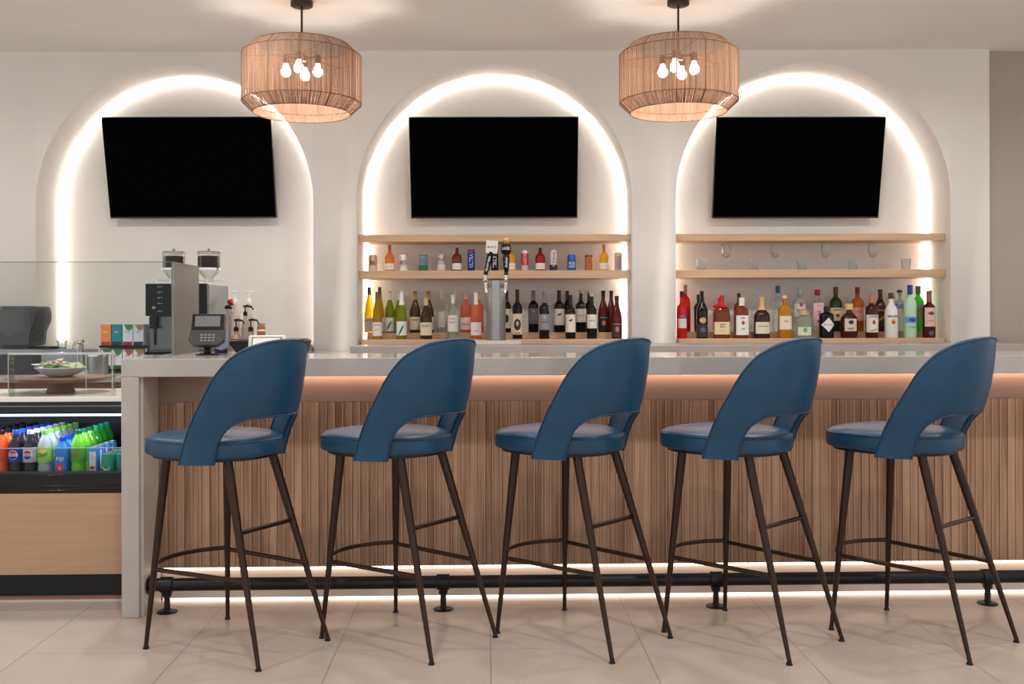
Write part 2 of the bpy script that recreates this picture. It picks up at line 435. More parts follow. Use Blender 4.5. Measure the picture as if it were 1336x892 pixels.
# fluted front
sl = MB(); x = ai+.013; p = .036
prof = [(0, -.006), (.003, -.008), (.016, -.0095), (.029, -.008), (.0305, -.0078), (.031, -.0135), (.0325, -.015), (.0345, -.015), (.0355, -.0135), (.036, -.006)]
pts = []
while x < LXR-p:
    pts += [(x+a, rec+.004+b) for a, b in prof[:-1]]; x += p
pts.append((x, rec+.004))
n = len(pts); vs = [(a, b, .152) for a, b in pts]+[(a, b, .864) for a, b in pts]
vs += [(a, rec+.02, .152) for a, b in pts]
fs = [(i, i+1, n+i+1, n+i) for i in range(n-1)]+[(i, i+1, 2*n+i+1, 2*n+i) for i in range(n-1)]
sl.add(vs, fs)
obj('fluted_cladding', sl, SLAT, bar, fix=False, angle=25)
obj('cabinet_core', MB().box(ai+.013, LXR, rec+.021, .52, .16, ZT-TH_-.001), mat('core_wood', (150, 120, 95), .7), bar)
obj('plinth', MB().box(ai+.012, LXR, rec+.03, .5, .012, .159).box(ai+.012, LXR, rec+.045, .5, 0, .012), mat('plinth_stone', (214, 202, 192), .5, noise=((6, 6, 6), .05, 6)), bar, smooth=False)
# light strips
o = obj('counter_light', MB().box(BX(283, .12), LXR, .178, .188, ZT-TH_-.010, ZT-TH_-.0005), LEDP); o.location = BW(0,0,0); o.rotation_euler[2] = TH
tag(o, 'peach light strip hidden under the counter edge along the bar apron', 'light')
o = obj('toe_light', MB().box(ai+.02, LXR, rec+.008, rec+.019, .138, .148), mat('led_toe', (255, 232, 210), .5, emit=((255, 226, 200), 4.5))); o.location = BW(0,0,0); o.rotation_euler[2] = TH
tag(o, 'warm light strip under the fluted cladding along the bar plinth', 'light')

o = obj('floor_light', MB().box(ai+.02, LXR, rec+.031, rec+.044, .001, .0105), mat('led_floor', (255, 240, 226), .5, emit=((255, 238, 222), 3.2))); o.location = BW(0,0,0); o.rotation_euler[2] = TH
tag(o, 'thin light line where the bar plinth meets the floor', 'light')
# foot rail
RY = rec-.135; RZ = .115; RRAD = .0265
rail = bthing('foot_rail', 'black pipe foot rail on floor posts along the base of the bar', 'foot rail', 0, RY, 0)
obj('rail_pipe', MB().tube([(ai+.001, 0, RZ), (LXR, 0, RZ)], RRAD, 24), BLACKM, rail)
for px in (217, 577.3, 933, 1287.5, 1642):
    lx = BX(px, RY)
    po = obj('rail_post', MB().lathe([(.0125, .006), (.0125, RZ-.03)], (lx, 0, 0), 18), BLACKM, rail)
    obj('floor_flange', MB().lathe([(0, 0), (.042, 0), (.042, .004), (.036, .008), (.018, .010), (.016, .014), (0, .014)], (lx, 0, 0), 32), BLACKM, po)
    fl = MB().tube([(lx-.028, 0, RZ), (lx-.026, 0, RZ), (lx+.026, 0, RZ), (lx+.028, 0, RZ)], [.028, .0325, .0325, .028], 24).lathe([(.018, RZ-.048), (.020, RZ-.045), (.020, RZ-.02)], (lx, 0, 0), 18)
    obj('rail_fitting', fl, BLACKM, po)
obj('end_flange', MB().tube([(ai+.0005, 0, RZ), (ai+.012, 0, RZ)], [.042, .040], 24), BLACKM, rail)

# ------------------------------------------------------------------ bar stools
def interp(tab, x):
    if x <= tab[0][0]: return tab[0][1]
    for (a, b), (c, d) in zip(tab, tab[1:]):
        if x <= c: return b+(d-b)*(x-a)/(c-a)
    return tab[-1][1]
def resample(pts, n, it=3):
    P = [(radians(a)*.235, z) for a, z in pts]
    P = [(-a, z) for a, z in reversed(P) if a > 0]+P
    d = [0]
    for a, b in zip(P, P[1:]): d.append(d[-1]+math.hypot(b[0]-a[0], b[1]-a[1]))
    out = []
    for i in range(n+1):
        t = d[-1]*i/n
        out.append((interp(list(zip(d, [q[0] for q in P])), t), interp(list(zip(d, [q[1] for q in P])), t)))
    for _ in range(it):
        out = [out[0]]+[((out[i-1][0]+2*out[i][0]+out[i+1][0])/4, (out[i-1][1]+2*out[i][1]+out[i+1][1])/4) for i in range(1, n)]+[out[-1]]
    return out
LEAN = [(.70, -.014), (.7925, .020), (.8475, .042), (.9275, .068), (.9725, .079), (1.0225, .088), (1.06, .093), (1.115, .097), (1.16, .099)]
def stool_proto():
    r = thing('bar_stool', '', 'bar stool', group='blue bar stools along the bar')
    VC = .075; R = .235; N = 96
    top = resample([(0, 1.152), (13, 1.150), (26, 1.143), (38, 1.132), (48, 1.114), (58, 1.088), (66, 1.050), (72, 1.012), (76, .972), (80, .928), (83, .885), (85.5, .84), (86.5, .77), (86, .698)], N)
    bot = resample([(0, .864), (25, .863), (34, .858), (43, .845), (49, .824), (51.5, .80), (52.5, .766), (51, .698)], N)
    TK = .024
    def P(a, z, off):
        ph = a/.235; L = interp(LEAN, z); rr = R-off
        return (rr*sin(ph), VC-L-rr*cos(ph), z)
    M = 10; mb = MB(); loops = []
    for c in range(N+1):
        A = bot[c]; B = top[c]; lp = []
        dx, dz = B[0]-A[0], B[1]-A[1]; LL = math.hypot(dx, dz); ex, ez = dx/LL, dz/LL
        rad = TK/2
        def q(s, off): return P(A[0]+ex*s, A[1]+ez*s, off)
        for k in range(M+1): lp.append(q(rad*.8+(LL-rad*1.6)*k/M, 0))
        for k in range(1, 6):
            t = pi/2-pi*k/6; lp.append(q(LL-rad*.8+rad*.8*cos(t), rad-rad*sin(t)))
        for k in range(M+1): lp.append(q(LL-rad*.8-(LL-rad*1.6)*k/M, TK))
        for k in range(1, 6):
            t = -pi/2+pi*k/6; lp.append(q(rad*.8-rad*.8*cos(t), rad-rad*sin(t)))
        loops.append(lp)
    K = len(loops[0]); vs = [p for l in loops for p in l]; fs = []
    for c in range(N):
        for k in range(K): fs.append((c*K+k, c*K+(k+1) % K, (c+1)*K+(k+1) % K, (c+1)*K+k))
    fs.append(tuple(range(K))); fs.append(tuple(N*K+k for k in range(K-1, -1, -1)))
    mb.add(vs, fs)
    back = obj('backrest', mb, BLUE, r, angle=60)
    # piping along the outer rim and round the opening
    pp = MB()
    ins = .006
    def rim(tab, other, off):
        out = []
        for A, B in zip(tab, other):
            dx, dz = B[0]-A[0], B[1]-A[1]; LL = math.hypot(dx, dz)
            out.append(P(A[0]+dx/LL*ins, A[1]+dz/LL*ins, off))
        return out
    for off in (-.0005, TK+.0005):
        pp.tube(rim(top, bot, off), .0026, 6); pp.tube(rim(bot, top, off), .0026, 6)
    obj('piping', pp, BLUE_P, back)
    # seat
    VS = .102; a = .224
    def sup(sc, z, n=64):
        o = []
        for i in range(n):
            t = 2*pi*i/n; ct, st = cos(t), sin(t)
            ee = 3.2 if st > 0 else 2.1; bb = .248 if st > 0 else .240
            o.append((a*sc*abs(ct)**(2/ee)*(1 if ct >= 0 else -1), VS+bb*sc*abs(st)**(2/ee)*(1 if st >= 0 else -1), z))
        return o
    rings = [(.86, .715), (.95, .716), (.985, .720), (1.0, .728), (1.003, .745), (1.0, .764), (.992, .773), (.975, .779), (.93, .786), (.82, .793), (.62, .799), (.35, .802), (.08, .803)]
    vs = []; fs = []
    for sc, z in rings: vs += sup(sc, z)
    n = 64
    for j in range(len(rings)-1):
        for i in range(n): fs.append((j*n+i, j*n+(i+1) % n, (j+1)*n+(i+1) % n, (j+1)*n+i))
    fs.append(tuple(range(n-1, -1, -1))); fs.append(tuple((len(rings)-1)*n+i for i in range(n)))
    seat = obj('seat', MB().add(vs, fs), BLUE, r, angle=60)
    obj('piping', MB().tube(sup(.996, .773, 96), .0026, 6, closed=True), BLUE_P, seat)
    s2 = []; f2 = []
    for sc, z in ((.88, .704), (.9, .706), (.9, .7145)): s2 += sup(sc, z)
    for j in range(2):
        for i in range(n): f2.append((j*n+i, j*n+(i+1) % n, (j+1)*n+(i+1) % n, (j+1)*n+i))
    f2.append(tuple(range(n-1, -1, -1))); f2.append(tuple(2*n+i for i in range(n)))
    obj('seat_plate', MB().add(s2, f2), BLACKM, r)
    legs = {'fl': ((-.156, .217), (-.2069, .2674)), 'fr': ((.156, .217), (.2069, .2674)), 'rl': ((-.119, -.0625), (-.1867, -.2674)), 'rr': ((.119, -.0625), (.1867, -.2674))}
    def at(k, z):
        (tx, ty), (bx, by) = legs[k]; t = (z-.012)/(.69-.012)
        return (bx+(tx-bx)*t, by+(ty-by)*t, z)
    for k in legs:
        lg = obj('leg', MB().tube([at(k, .014), at(k, .35), at(k, .6), at(k, .705)], [.0078, .0128, .0165, .0172], 16), BRONZE, r)
        x, y, _ = at(k, .012)
        obj('foot_glide', MB().lathe([(0, 0), (.0115, 0), (.0118, .003), (.0085, .008), (.0075, .018), (0, .018)], (x, y, 0), 16), BLACK, lg)
    zr = .298
    A, B = at('fl', zr), at('fr', zr)
    pts = []
    for i in range(25):
        t = i/24; s = sin(pi*t)**.8
        pts.append((A[0]+(B[0]-A[0])*t, A[1]+.085*s, zr))
    obj('footrest', MB().tube(pts, .0085, 10), BRONZE, r)
    for k1, k2, z1 in (('fl', 'rl', .292), ('fr', 'rr', .292), ('rl', 'rr', .455)):
        obj('stretcher', MB().tube([at(k1, z1), at(k2, z1)], .0085, 10), BRONZE, r)
    return r
sp = stool_proto()
stools = [(-1.0288, 3.7537, 61.15, 'first blue bar stool from the left, beside the white counter end panel'),
          (-.3939, 3.8289, 53.88, 'second blue bar stool from the left, in front of the rose wine bottles'),
          (.2772, 3.8472, 48.04, 'middle blue bar stool of the five, in front of the red wine bottles'),
          (.9228, 3.8299, 43.79, 'fourth blue bar stool from the left, in front of the left half of the spirits'),
          (1.5782, 3.8314, 40.04, 'rightmost blue bar stool of the five, in front of the bare right wall')]
for i, (x, y, a, lb) in enumerate(stools):
    r = sp if i == 0 else dup(sp, (x, y, 0), radians(a), lb)
    r.location = (x, y, 0); r.rotation_euler[2] = radians(a); r['label'] = lb

#PART2
# ------------------------------------------------------------------ back counters
# main back counter, stone
bc = thing('back_counter', 'long stone-topped back counter under the middle and right arches', 'counter', (-1.04, 6.4, 0))
obj('countertop', MB().box(0, 7.5, 0, .598, .985, 1.048), STONE_D, bc, bevel=.003)
obj('niche_ledge', MB().box(.0, 1.80, .601, .98, 1.0, 1.0375).box(2.30, 4.06, .601, .98, 1.0, 1.0375), STONE_D, bc)
obj('cabinet_body', MB().box(.01, 7.5, .03, .595, 0, .984), PANEL, bc)
cc = thing('coffee_counter', 'lower back counter carrying the two coffee machines under the left arch', 'counter', (-2.336, 6.28, 0))
obj('countertop', MB().box(0, 1.285, 0, .715, .955, 1.0), STONE, cc, bevel=.003)
obj('cabinet_body', MB().box(.0, 1.285, .03, .715, 0, .954), PANEL, cc)
obj('backsplash', MB().box(.0, .92, .70, 1.1, 1.0005, 1.022).box(.30, .935, .69, .7155, 1.0005, 1.045), mat('splash_grey', (120, 116, 112), .4), cc)
pc = thing('prep_counter', 'low prep counter against the wall at the far left, under the tea boxes', 'counter', (-4.9, 5.9, 0))
obj('countertop', MB().box(0, 2.56, 0, 1.09, .85, .88), mat('prep_top', (172, 170, 168), .3), pc, bevel=.003)
obj('cabinet_body', MB().box(0, 2.56, .03, 1.09, 0, .849), mat('walnut_front', (134, 97, 70), .5, noise=((3, 30, 60), .15, 5)), pc)
obj('steel_splash', MB().box(1.2, 2.56, 1.0, 1.092, .8805, 1.022), STEEL, pc, bevel=.002)

# ------------------------------------------------------------------ bottles, cans, glasses
def colmat(name, rgb, rough=.07, trans=0.0, coat=0, **k):
    return mat(name, rgb, rough, trans=trans, coat=coat, spec=.4, **k)
def glassy(name, rgb, tr=.75):
    return mat(name, rgb, .04, trans=tr, ior=1.3, spec=.6)
ntc = CLEAR.node_tree; mixn = [n for n in ntc.nodes if n.type == 'MIX_SHADER'][0]; glo = [n for n in ntc.nodes if n.type == 'BSDF_GLOSSY'][0]
dif = ntc.nodes.new('ShaderNodeBsdfDiffuse'); dif.inputs[0].default_value = (.95, .95, .95, 1); mx2 = ntc.nodes.new('ShaderNodeMixShader'); mx2.inputs[0].default_value = .4  # white diffuse at grazing angles stands in for bright reflections on glass edges
ntc.links.new(glo.outputs[0], mx2.inputs[1]); ntc.links.new(dif.outputs[0], mx2.inputs[2]); ntc.links.new(mx2.outputs[0], mixn.inputs[2])
G = {
 'white_wine': glassy('yellow_wine_glass', (238, 196, 20), .35), 'olive': glassy('olive_wine_glass', (176, 140, 30), .35), 'green': glassy('green_wine_glass', (138, 150, 24), .4),
 'darkolive': colmat('dark_olive_glass', (58, 46, 18)), 'clear': CLEAR, 'rose': glassy('rose_wine_glass', (226, 118, 88), .35),
 'black': colmat('black_wine_glass', (9, 7, 8)), 'darkred': colmat('dark_red_glass', (84, 14, 20)), 'red': colmat('bright_red_bottle', (196, 16, 22)),
 'orange': glassy('orange_drink', (240, 132, 66), .2), 'amber': glassy('amber_spirit', (206, 142, 40), .4), 'brown': colmat('brown_spirit', (110, 48, 20)),
 'darkbrown': colmat('dark_brown_spirit', (60, 24, 18)), 'orangebrown': glassy('orange_brown_spirit', (190, 96, 28), .25), 'yellow': glassy('yellow_drink', (236, 172, 30), .2), 'redb': colmat('deep_red_drink', (150, 16, 20)),
 'bottlegreen': colmat('bottle_green_glass', (34, 50, 22)), 'white': colmat('white_bottle', (232, 230, 224)), 'frost': colmat('frosted_green_glass', (186, 222, 190), .35),
 'vivid': glassy('vivid_green_glass', (70, 214, 60), .2), 'palegreen': glassy('pale_green_glass', (206, 218, 190), .75), 'silverglass': glassy('silver_clear_spirit', (214, 218, 214), .7),
}
def cmat(rgb, rough=.5, metal=0): return mat('tone_%d_%d_%d_%d' % (*rgb, int(metal*10)), rgb, rough, metal)
PROF = {
 'bordeaux': [(0, .004), (.9, 0), (1, .02), (1, .60), (.97, .645), (.80, .69), (.52, .725), (.40, .75), (.36, .80), (.35, .97), (.39, .972), (.39, 1), (0, 1)],
 'burgundy': [(0, .004), (.9, 0), (1, .02), (1, .44), (.95, .52), (.78, .62), (.52, .72), (.38, .79), (.34, .85), (.33, .97), (.38, .972), (.38, 1), (0, 1)],
 'riesling': [(0, .004), (.9, 0), (1, .02), (1, .42), (.94, .50), (.75, .63), (.52, .75), (.38, .84), (.34, .90), (.34, 1), (0, 1)],
 'spirit': [(0, .004), (.92, 0), (1, .02), (1, .62), (.95, .68), (.72, .735), (.42, .765), (.34, .80), (.33, .98), (.36, .985), (.36, 1), (0, 1)],
 'tapered': [(0, .004), (.92, 0), (1, .02), (1, .50), (.97, .60), (.80, .68), (.5, .74), (.38, .80), (.34, .9), (.34, 1), (0, 1)],
 'decanter': [(0, .004), (.9, 0), (1, .03), (1, .50), (.9, .60), (.62, .66), (.36, .71), (.27, .78), (.25, .97), (.29, .975), (.29, 1), (0, 1)],
 'flask': [(0, .004), (.8, 0), (.94, .04), (1, .40), (1, .48), (.9, .60), (.55, .70), (.32, .75), (.28, .82), (.28, 1), (0, 1)],
 'squat': [(0, .004), (.92, 0), (1, .03), (1, .58), (.92, .66), (.6, .74), (.3, .78), (.26, .86), (.26, 1), (0, 1)],
 'apoth': [(0, .004), (.95, 0), (1, .03), (1, .72), (.9, .77), (.5, .80), (.36, .82), (.34, 1), (0, 1)],
 'mini': [(0, .004), (.92, 0), (1, .03), (1, .50), (.95, .57), (.75, .64), (.45, .68), (.33, .72), (.30, .96), (.36, .965), (.36, 1), (0, 1)],
}
def profr(pr, t):
    P = [(z, r) for r, z in PROF[pr][1:-1]]
    return interp(P, t)
def label_shell(r, z0, z1, e=2, dy=1, half=78, n=18, eps=.0006):
    a0 = radians(-90-half); a1 = radians(-90+half)
    return MB().lathe([(r+eps, z0), (r+eps, z1)], n=n, e=e, dy=dy, a0=a0, a1=a1)
def strip(w, f, mid=lambda u: 0, n=14):
    vs = []
    for i in range(n+1):
        u = -1+2*i/n; h = f(u); m_ = mid(u); vs += [(w*u, 0, m_-h), (w*u, 0, m_+h)]
    return MB().add(vs, [(2*i, 2*i+2, 2*i+3, 2*i+1) for i in range(n)])
def wrap(mb, r, z, dy=1, eps=.0016):
    rr = r+eps
    return mb.xf(lambda p: (p[0], -dy*sqrt(max(0, rr*rr-min(abs(p[0]), rr)**2))-(0 if dy == 1 else eps*.2), p[2]+z))
ROWS = {'f': (7.115, S_LO), 'b': (7.27, S_ST), 'm': (7.2, S_MID)}
def place(px, row, dy_=0):
    Y, z = ROWS[row]; return ((px-668-RR*(0))*Y/F, Y+dy_, z+.0006)
def bottle(name, cat, label, group, px, row, top, wpx, pr, col, cap=None, lab=None, e=2, dy=1, extra=None):
    """cap=(rgb, start fraction) lab=[(rgb, z0, z1[, half])...]  extra=[(text, rgb, zc, w fraction, h fraction of height)]"""
    X, Y, z = place(px, row)
    s = Y/F; hgt = W(px, top, Y)[2]-z; R = wpx*s/2
    r = thing(name, label, cat, (X, Y, z), group=group)
    prof = [(a*R, b*hgt) for a, b in PROF[pr]]
    obj('glass_body', MB().lathe(prof, n=24, e=e, dy=dy), G[col], r, angle=50)
    if cap:
        c, t0 = cap[:2]; rr = profr(pr, t0)*R*1.06+.0006; wf = cap[2] if len(cap) > 2 else 1
        pts = [(0, t0*hgt), (profr(pr, t0)*R*1.03*wf+.0006, t0*hgt)]
        for k in range(1, 6):
            t = t0+(1-t0)*k/6; pts.append((profr(pr, t)*R*1.05*wf+.0006, t*hgt))
        pts += [(profr(pr, .99)*R*1.05*wf, hgt+.0004), (0, hgt+.0008)]
        obj('cap', MB().lathe(pts, n=16), cmat(c, .35), r)
    for i, L in enumerate(lab or []):
        rgb, z0, z1 = L[:3]; half = L[3] if len(L) > 3 else 78
        obj('label', label_shell(R, z0*hgt, z1*hgt, e, dy, half), cmat(rgb, .6), r, fix=False)
    if extra:
        for t, rgb, zc, wf, hf in extra:
            if t == '*':   # a small emblem
                mb = strip(wf*R, lambda u: hf*hgt/2*sqrt(max(0, 1-u*u)))
            elif t == '<>':
                mb = strip(wf*R, lambda u: hf*hgt/2*(1-abs(u)))
            elif t == '-':
                mb = strip(wf*R, lambda u: hf*hgt/2)
            elif t == '/':
                mb = strip(wf*R, lambda u: hf*hgt*.16*(1-u*u)+.0006, lambda u: hf*hgt*.42*u)
            else:
                mb = text_mesh(t, w=2*wf*R, h=hf*hgt)
            obj('label_print', wrap(mb, R, zc*hgt, dy if e == 2 else dy*1.0, eps=.0018 if e == 2 else .0024), cmat(rgb, .6), r, smooth=False, fix=False)
    return r
GW = 'wine bottles on the middle bottle shelf'
CREAM = (226, 212, 190); WHT = (226, 222, 214)
def wine(px, row, top, w, pr, col, cap, lab, lb, extra=None, **k): return bottle('wine_bottle', 'bottle', lb, GW, px, row, top, w, pr, col, cap, lab, extra=extra, **k)
wine(481.5, 'b', 374.6, 12.4, 'riesling', 'white_wine', ((92, 78, 52), .83), [((206, 200, 188), .03, .33)], 'tall yellow wine bottle, leftmost of the back row', [('MOSEL', (90, 80, 60), .27, .6, .04)])
wine(495.4, 'b', 374.6, 12.4, 'riesling', 'olive', ((92, 78, 52), .83), [((206, 200, 188), .03, .33)], 'tall olive wine bottle half hidden behind the front yellow one')
wine(492.3, 'f', 380.8, 13, 'riesling', 'olive', ((110, 96, 66), .83), [((224, 220, 210), .07, .36)], 'tall yellow-green wine bottle, leftmost of the front row', [('Riesling', (70, 60, 50), .30, .62, .035), ('-', (150, 120, 60), .2, .5, .01)])
wine(508.6, 'b', 379.9, 13, 'burgundy', 'green', ((232, 230, 226), .79), [((222, 226, 220), .03, .36)], 'green wine bottle with a fern label, back row', [('/', (30, 110, 92), .18, .55, .26)])
wine(521, 'b', 380.2, 13, 'burgundy', 'green', ((232, 230, 226), .79), None, 'green wine bottle mostly hidden behind the fern label pair')
wine(524, 'f', 379.6, 13.6, 'burgundy', 'green', ((236, 234, 230), .71), [((230, 232, 226), .08, .37)], 'green wine bottle with a fern label, front row', [('/', (30, 110, 92), .19, .55, .26)])
wine(541.6, 'b', 379.9, 14.5, 'burgundy', 'darkolive', ((190, 148, 84), .80), [((222, 204, 172), .07, .38)], 'dark wine bottle with gold capsule and cream label, back row', [('SEVEN', (90, 70, 50), .31, .6, .045)])
wine(559, 'b', 379.9, 14.5, 'burgundy', 'darkolive', ((190, 148, 84), .80), [((222, 204, 172), .07, .38)], 'dark wine bottle with gold capsule hidden behind its front twin')
wine(556, 'f', 386.6, 15.6, 'burgundy', 'darkolive', ((206, 178, 134), .79), [((230, 214, 186), .09, .39)], 'dark wine bottle with cream capsule and label, front row', [('SEVEN', (90, 70, 50), .31, .6, .04)])
wine(576.6, 'b', 379, 13, 'bordeaux', 'clear', ((222, 220, 214), .82), [((196, 194, 184), .12, .48, 50)], 'clear wine bottle with pale narrow label, back row')
wine(593.5, 'b', 379.5, 12.5, 'bordeaux', 'clear', ((222, 220, 214), .82), None, 'clear wine bottle just behind the pale labelled front one')
wine(591, 'f', 384.6, 13.6, 'bordeaux', 'palegreen', ((218, 218, 210), .80), [((224, 222, 212), .17, .54)], 'pale clear wine bottle with tall white label, front row', [('PINOT', (120, 118, 110), .46, .5, .035), ('GRIGIO', (120, 118, 110), .38, .6, .035)])
wine(607.4, 'b', 380.6, 14, 'bordeaux', 'rose', ((226, 196, 184), .82), [((236, 214, 206), .07, .37)], 'pink rose wine bottle left of its front twin, back row', [('ROSE', (196, 90, 80), .2, .5, .05)])
wine(624, 'b', 381, 13.5, 'bordeaux', 'rose', ((226, 196, 184), .82), None, 'pink rose wine bottle hidden behind the front rose one')
wine(621, 'f', 381.5, 14, 'bordeaux', 'rose', ((236, 224, 216), .74), [((238, 230, 224), .08, .36)], 'pink rose wine bottle with white label, front row beside the beer tower', [('ROSE', (196, 70, 60), .17, .5, .03)])
wine(661, 'b', 379, 11.6, 'bordeaux', 'black', ((24, 22, 24), .72), [((220, 208, 180), .1, .56)], 'black wine bottle partly hidden by the beer tower', [('*', (50, 44, 40), .33, .5, .2)])
wine(675, 'f', 377.6, 13, 'bordeaux', 'black', ((20, 18, 20), .76), [((224, 208, 172), .09, .51)], 'black wine bottle with a cream portrait label beside the beer tower', [('*', (52, 46, 42), .29, .72, .23), ('*', (190, 180, 160), .31, .3, .10), ('-', (50, 44, 40), .12, .6, .015)])
wine(696, 'b', 378.8, 13.6, 'bordeaux', 'black', ((120, 116, 118), .76), [((104, 98, 100), .2, .57)], 'dark wine bottle with grey label and capsule, back row', [('*', (170, 166, 168), .5, .18, .05)])
wine(716.5, 'b', 384, 12, 'bordeaux', 'clear', None, None, 'empty clear bottle between the grey labelled red wines')
wine(710, 'f', 380.2, 13.2, 'bordeaux', 'black', ((122, 120, 122), .76), [((148, 144, 146), .19, .52)], 'dark wine bottle with grey label, front row', [('*', (210, 206, 206), .46, .18, .05), ('BORDEAUX', (90, 86, 88), .36, .7, .03)])
wine(729.6, 'b', 378.8, 13.6, 'bordeaux', 'black', ((20, 18, 20), .78), [((218, 210, 196), .17, .56)], 'dark wine bottle with a white duck label, back row', [('*', (40, 34, 30), .42, .3, .04), ('/', (40, 34, 30), .43, .5, .06)])
wine(740.8, 'b', 378.8, 10.8, 'bordeaux', 'black', ((20, 18, 20), .78), None, 'dark wine bottle hidden behind the front duck label one').location.y += .072
wine(744.2, 'f', 385, 13.4, 'bordeaux', 'black', ((22, 20, 22), .78), [((226, 218, 202), .15, .56)], 'dark wine bottle with a white duck label, front row', [('*', (40, 34, 30), .42, .3, .04), ('/', (40, 34, 30), .43, .5, .06)])
wine(758, 'b', 378.8, 13.6, 'bordeaux', 'black', ((196, 182, 150), .93), [((214, 206, 196), .24, .56)], 'dark wine bottle with a plain white label, back row right', [('MERLOT', (120, 110, 100), .4, .6, .03)])
wine(769.4, 'b', 378.8, 10.4, 'bordeaux', 'black', ((196, 182, 150), .93), None, 'dark wine bottle hidden behind the plain white label one').location.y += .072
wine(772.2, 'f', 383.2, 13.2, 'bordeaux', 'black', ((196, 182, 150), .94), [((222, 216, 206), .23, .54)], 'dark wine bottle with a plain white label, front row right', [('MERLOT', (120, 110, 100), .4, .6, .03)])
wine(787.2, 'b', 379, 13.6, 'burgundy', 'darkred', ((40, 34, 30), .84), [((34, 26, 26), .04, .38)], 'dark red wine bottle with black and copper label, back row', [('*', (190, 110, 80), .22, .4, .12), ('-', (200, 180, 170), .35, .7, .01)])
wine(797.6, 'b', 379.3, 12.6, 'burgundy', 'darkred', ((40, 34, 30), .84), None, 'dark red wine bottle between the two copper label ones, back row')
wine(804.8, 'f', 386, 13.6, 'burgundy', 'darkred', ((46, 40, 38), .84), [((56, 46, 46), .04, .36)], 'dark red wine bottle at the right end of the front row', [('*', (196, 110, 84), .22, .4, .13), ('-', (200, 180, 170), .34, .7, .01)])

# drinks cans and small bottles on the middle shelf
CANG = 'cans on the middle niche shelf'
def can(px, top, w, rgb, lb, bands=(), txt=None):
    X, Y, z = place(px, 'm'); s = Y/F; h = W(px, top, Y)[2]-z; R = w*s/2
    r = thing('drinks_can', lb, 'can', (X, Y, z), group=CANG)
    obj('can_body', MB().lathe([(0, .002), (R*.8, 0), (R, .008), (R, h-.012), (R*.84, h-.002), (0, h-.002)], n=24), cmat(rgb, .3, .3), r)
    obj('can_lid', MB().lathe([(R*.72, h-.003), (R*.84, h-.003), (R*.84, h+.0005), (R*.78, h+.0005), (R*.76, h-.0022)], n=24), cmat((196, 196, 198), .25, .8), r)
    for c, a, b in bands: obj('can_print', label_shell(R, a*h, b*h, eps=.0005, half=120), cmat(c, .35), r, fix=False)
    for t in txt or ():
        s_, c, zc, wf, hf, rot = t
        mb = text_mesh(s_, w=(2*wf*R if not rot else hf*h), h=(hf*h if not rot else 2*wf*R))
        if rot: mb.xf(lambda p: (-p[2], 0, p[0]))
        obj('lettering', wrap(mb, R, zc*h, eps=.0012), cmat(c, .5), r, smooth=False, fix=False)
can(486.6, 332.8, 11, (196, 168, 142), 'tan can lettered IPA, leftmost on the shelf', [((222, 200, 180), .03, .4)], [('IPA', (40, 34, 30), .5, .72, .3, 0)])
can(527, 332, 11, (216, 204, 196), 'pale grey can between the orange bottle and the green can', [((232, 226, 220), .03, .25)], [('805', (60, 54, 54), .52, .75, .26, 0)])
can(552.4, 332, 11.6, (70, 128, 108), 'teal green can left of the beer tower', [((40, 110, 70), .08, .34), ((130, 150, 160), .4, .9)], [('LAGER', (40, 80, 90), .68, .7, .14, 0), ('PALE', (40, 80, 90), .5, .7, .12, 0)])
can(576, 332, 11.4, (180, 172, 170), 'grey can with a thin red base, beside the brown bottle', [((214, 206, 200), .05, .4), ((190, 40, 40), .0, .05)], [('ALE', (50, 46, 50), .72, .7, .2, 0)])
can(615, 325, 9.6, (30, 66, 150), 'tall blue can lettered sideways, left of the beer taps', [((180, 40, 50), .86, .95)], [('ULTRA', (214, 220, 230), .48, .5, .6, 1)])
can(645.7, 324.5, 9.4, (26, 24, 28), 'tall black and red can behind the beer taps', [((176, 30, 44), .76, .96)], [('TRULY', (236, 232, 228), .42, .5, .55, 1)])
can(685, 325.6, 9.6, (226, 220, 216), 'tall white and red can right of the beer taps', [((190, 44, 50), .26, .82)], [('HARD SELTZER', (240, 232, 228), .55, .36, .5, 1)])
can(722.2, 325, 9.8, (218, 214, 208), 'tall white and navy can between the red bottle and the blue can', [((26, 36, 74), .02, .28)], [('Corona', (30, 44, 90), .62, .42, .5, 1), ('o', (232, 190, 60), .27, .34, .14, 0)])
can(746.2, 332, 11.4, (30, 84, 160), 'short blue can right of the tall navy one', (), [('BUD', (234, 236, 240), .46, .7, .16, 0), ('LIGHT', (234, 236, 240), .27, .74, .15, 0)])
can(768.8, 332, 10.8, (190, 112, 50), 'orange brown can beside the yellow corked bottle', [((120, 60, 30), .84, .95)], [('CIDER', (110, 44, 24), .5, .42, .6, 1)])
can(807, 329.5, 9.8, (196, 182, 178), 'grey can with red sideways lettering, rightmost on the shelf', (), [('COORS', (150, 30, 46), .48, .5, .66, 1)])
SB = 'small corked bottles on the middle niche shelf'
def mini(px, w, col, cap, lb, top=319.7): bottle('small_bottle', 'bottle', lb, SB, px, 'm', top, w, 'mini', col, cap, [((232, 226, 218), .06, .30, 70)], extra=[('-', (150, 140, 130), .18, .5, .01)])
mini(508.4, 12.6, 'orange', ((150, 116, 82), .86), 'orange drink bottle with cork beside the IPA can')
mini(596.4, 12.8, 'brown', ((222, 206, 196), .90), 'brown drink bottle with clear stopper left of the blue can')
mini(666.6, 12.8, 'yellow', ((222, 206, 196), .90), 'yellow drink bottle half hidden behind the black tap handle')
mini(705, 13, 'redb', ((222, 206, 196), .90), 'deep red drink bottle between the two tall pale cans')
mini(788.2, 12.2, 'yellow', ((190, 142, 100), .86), 'yellow drink bottle with cork near the right end of the shelf', 319)

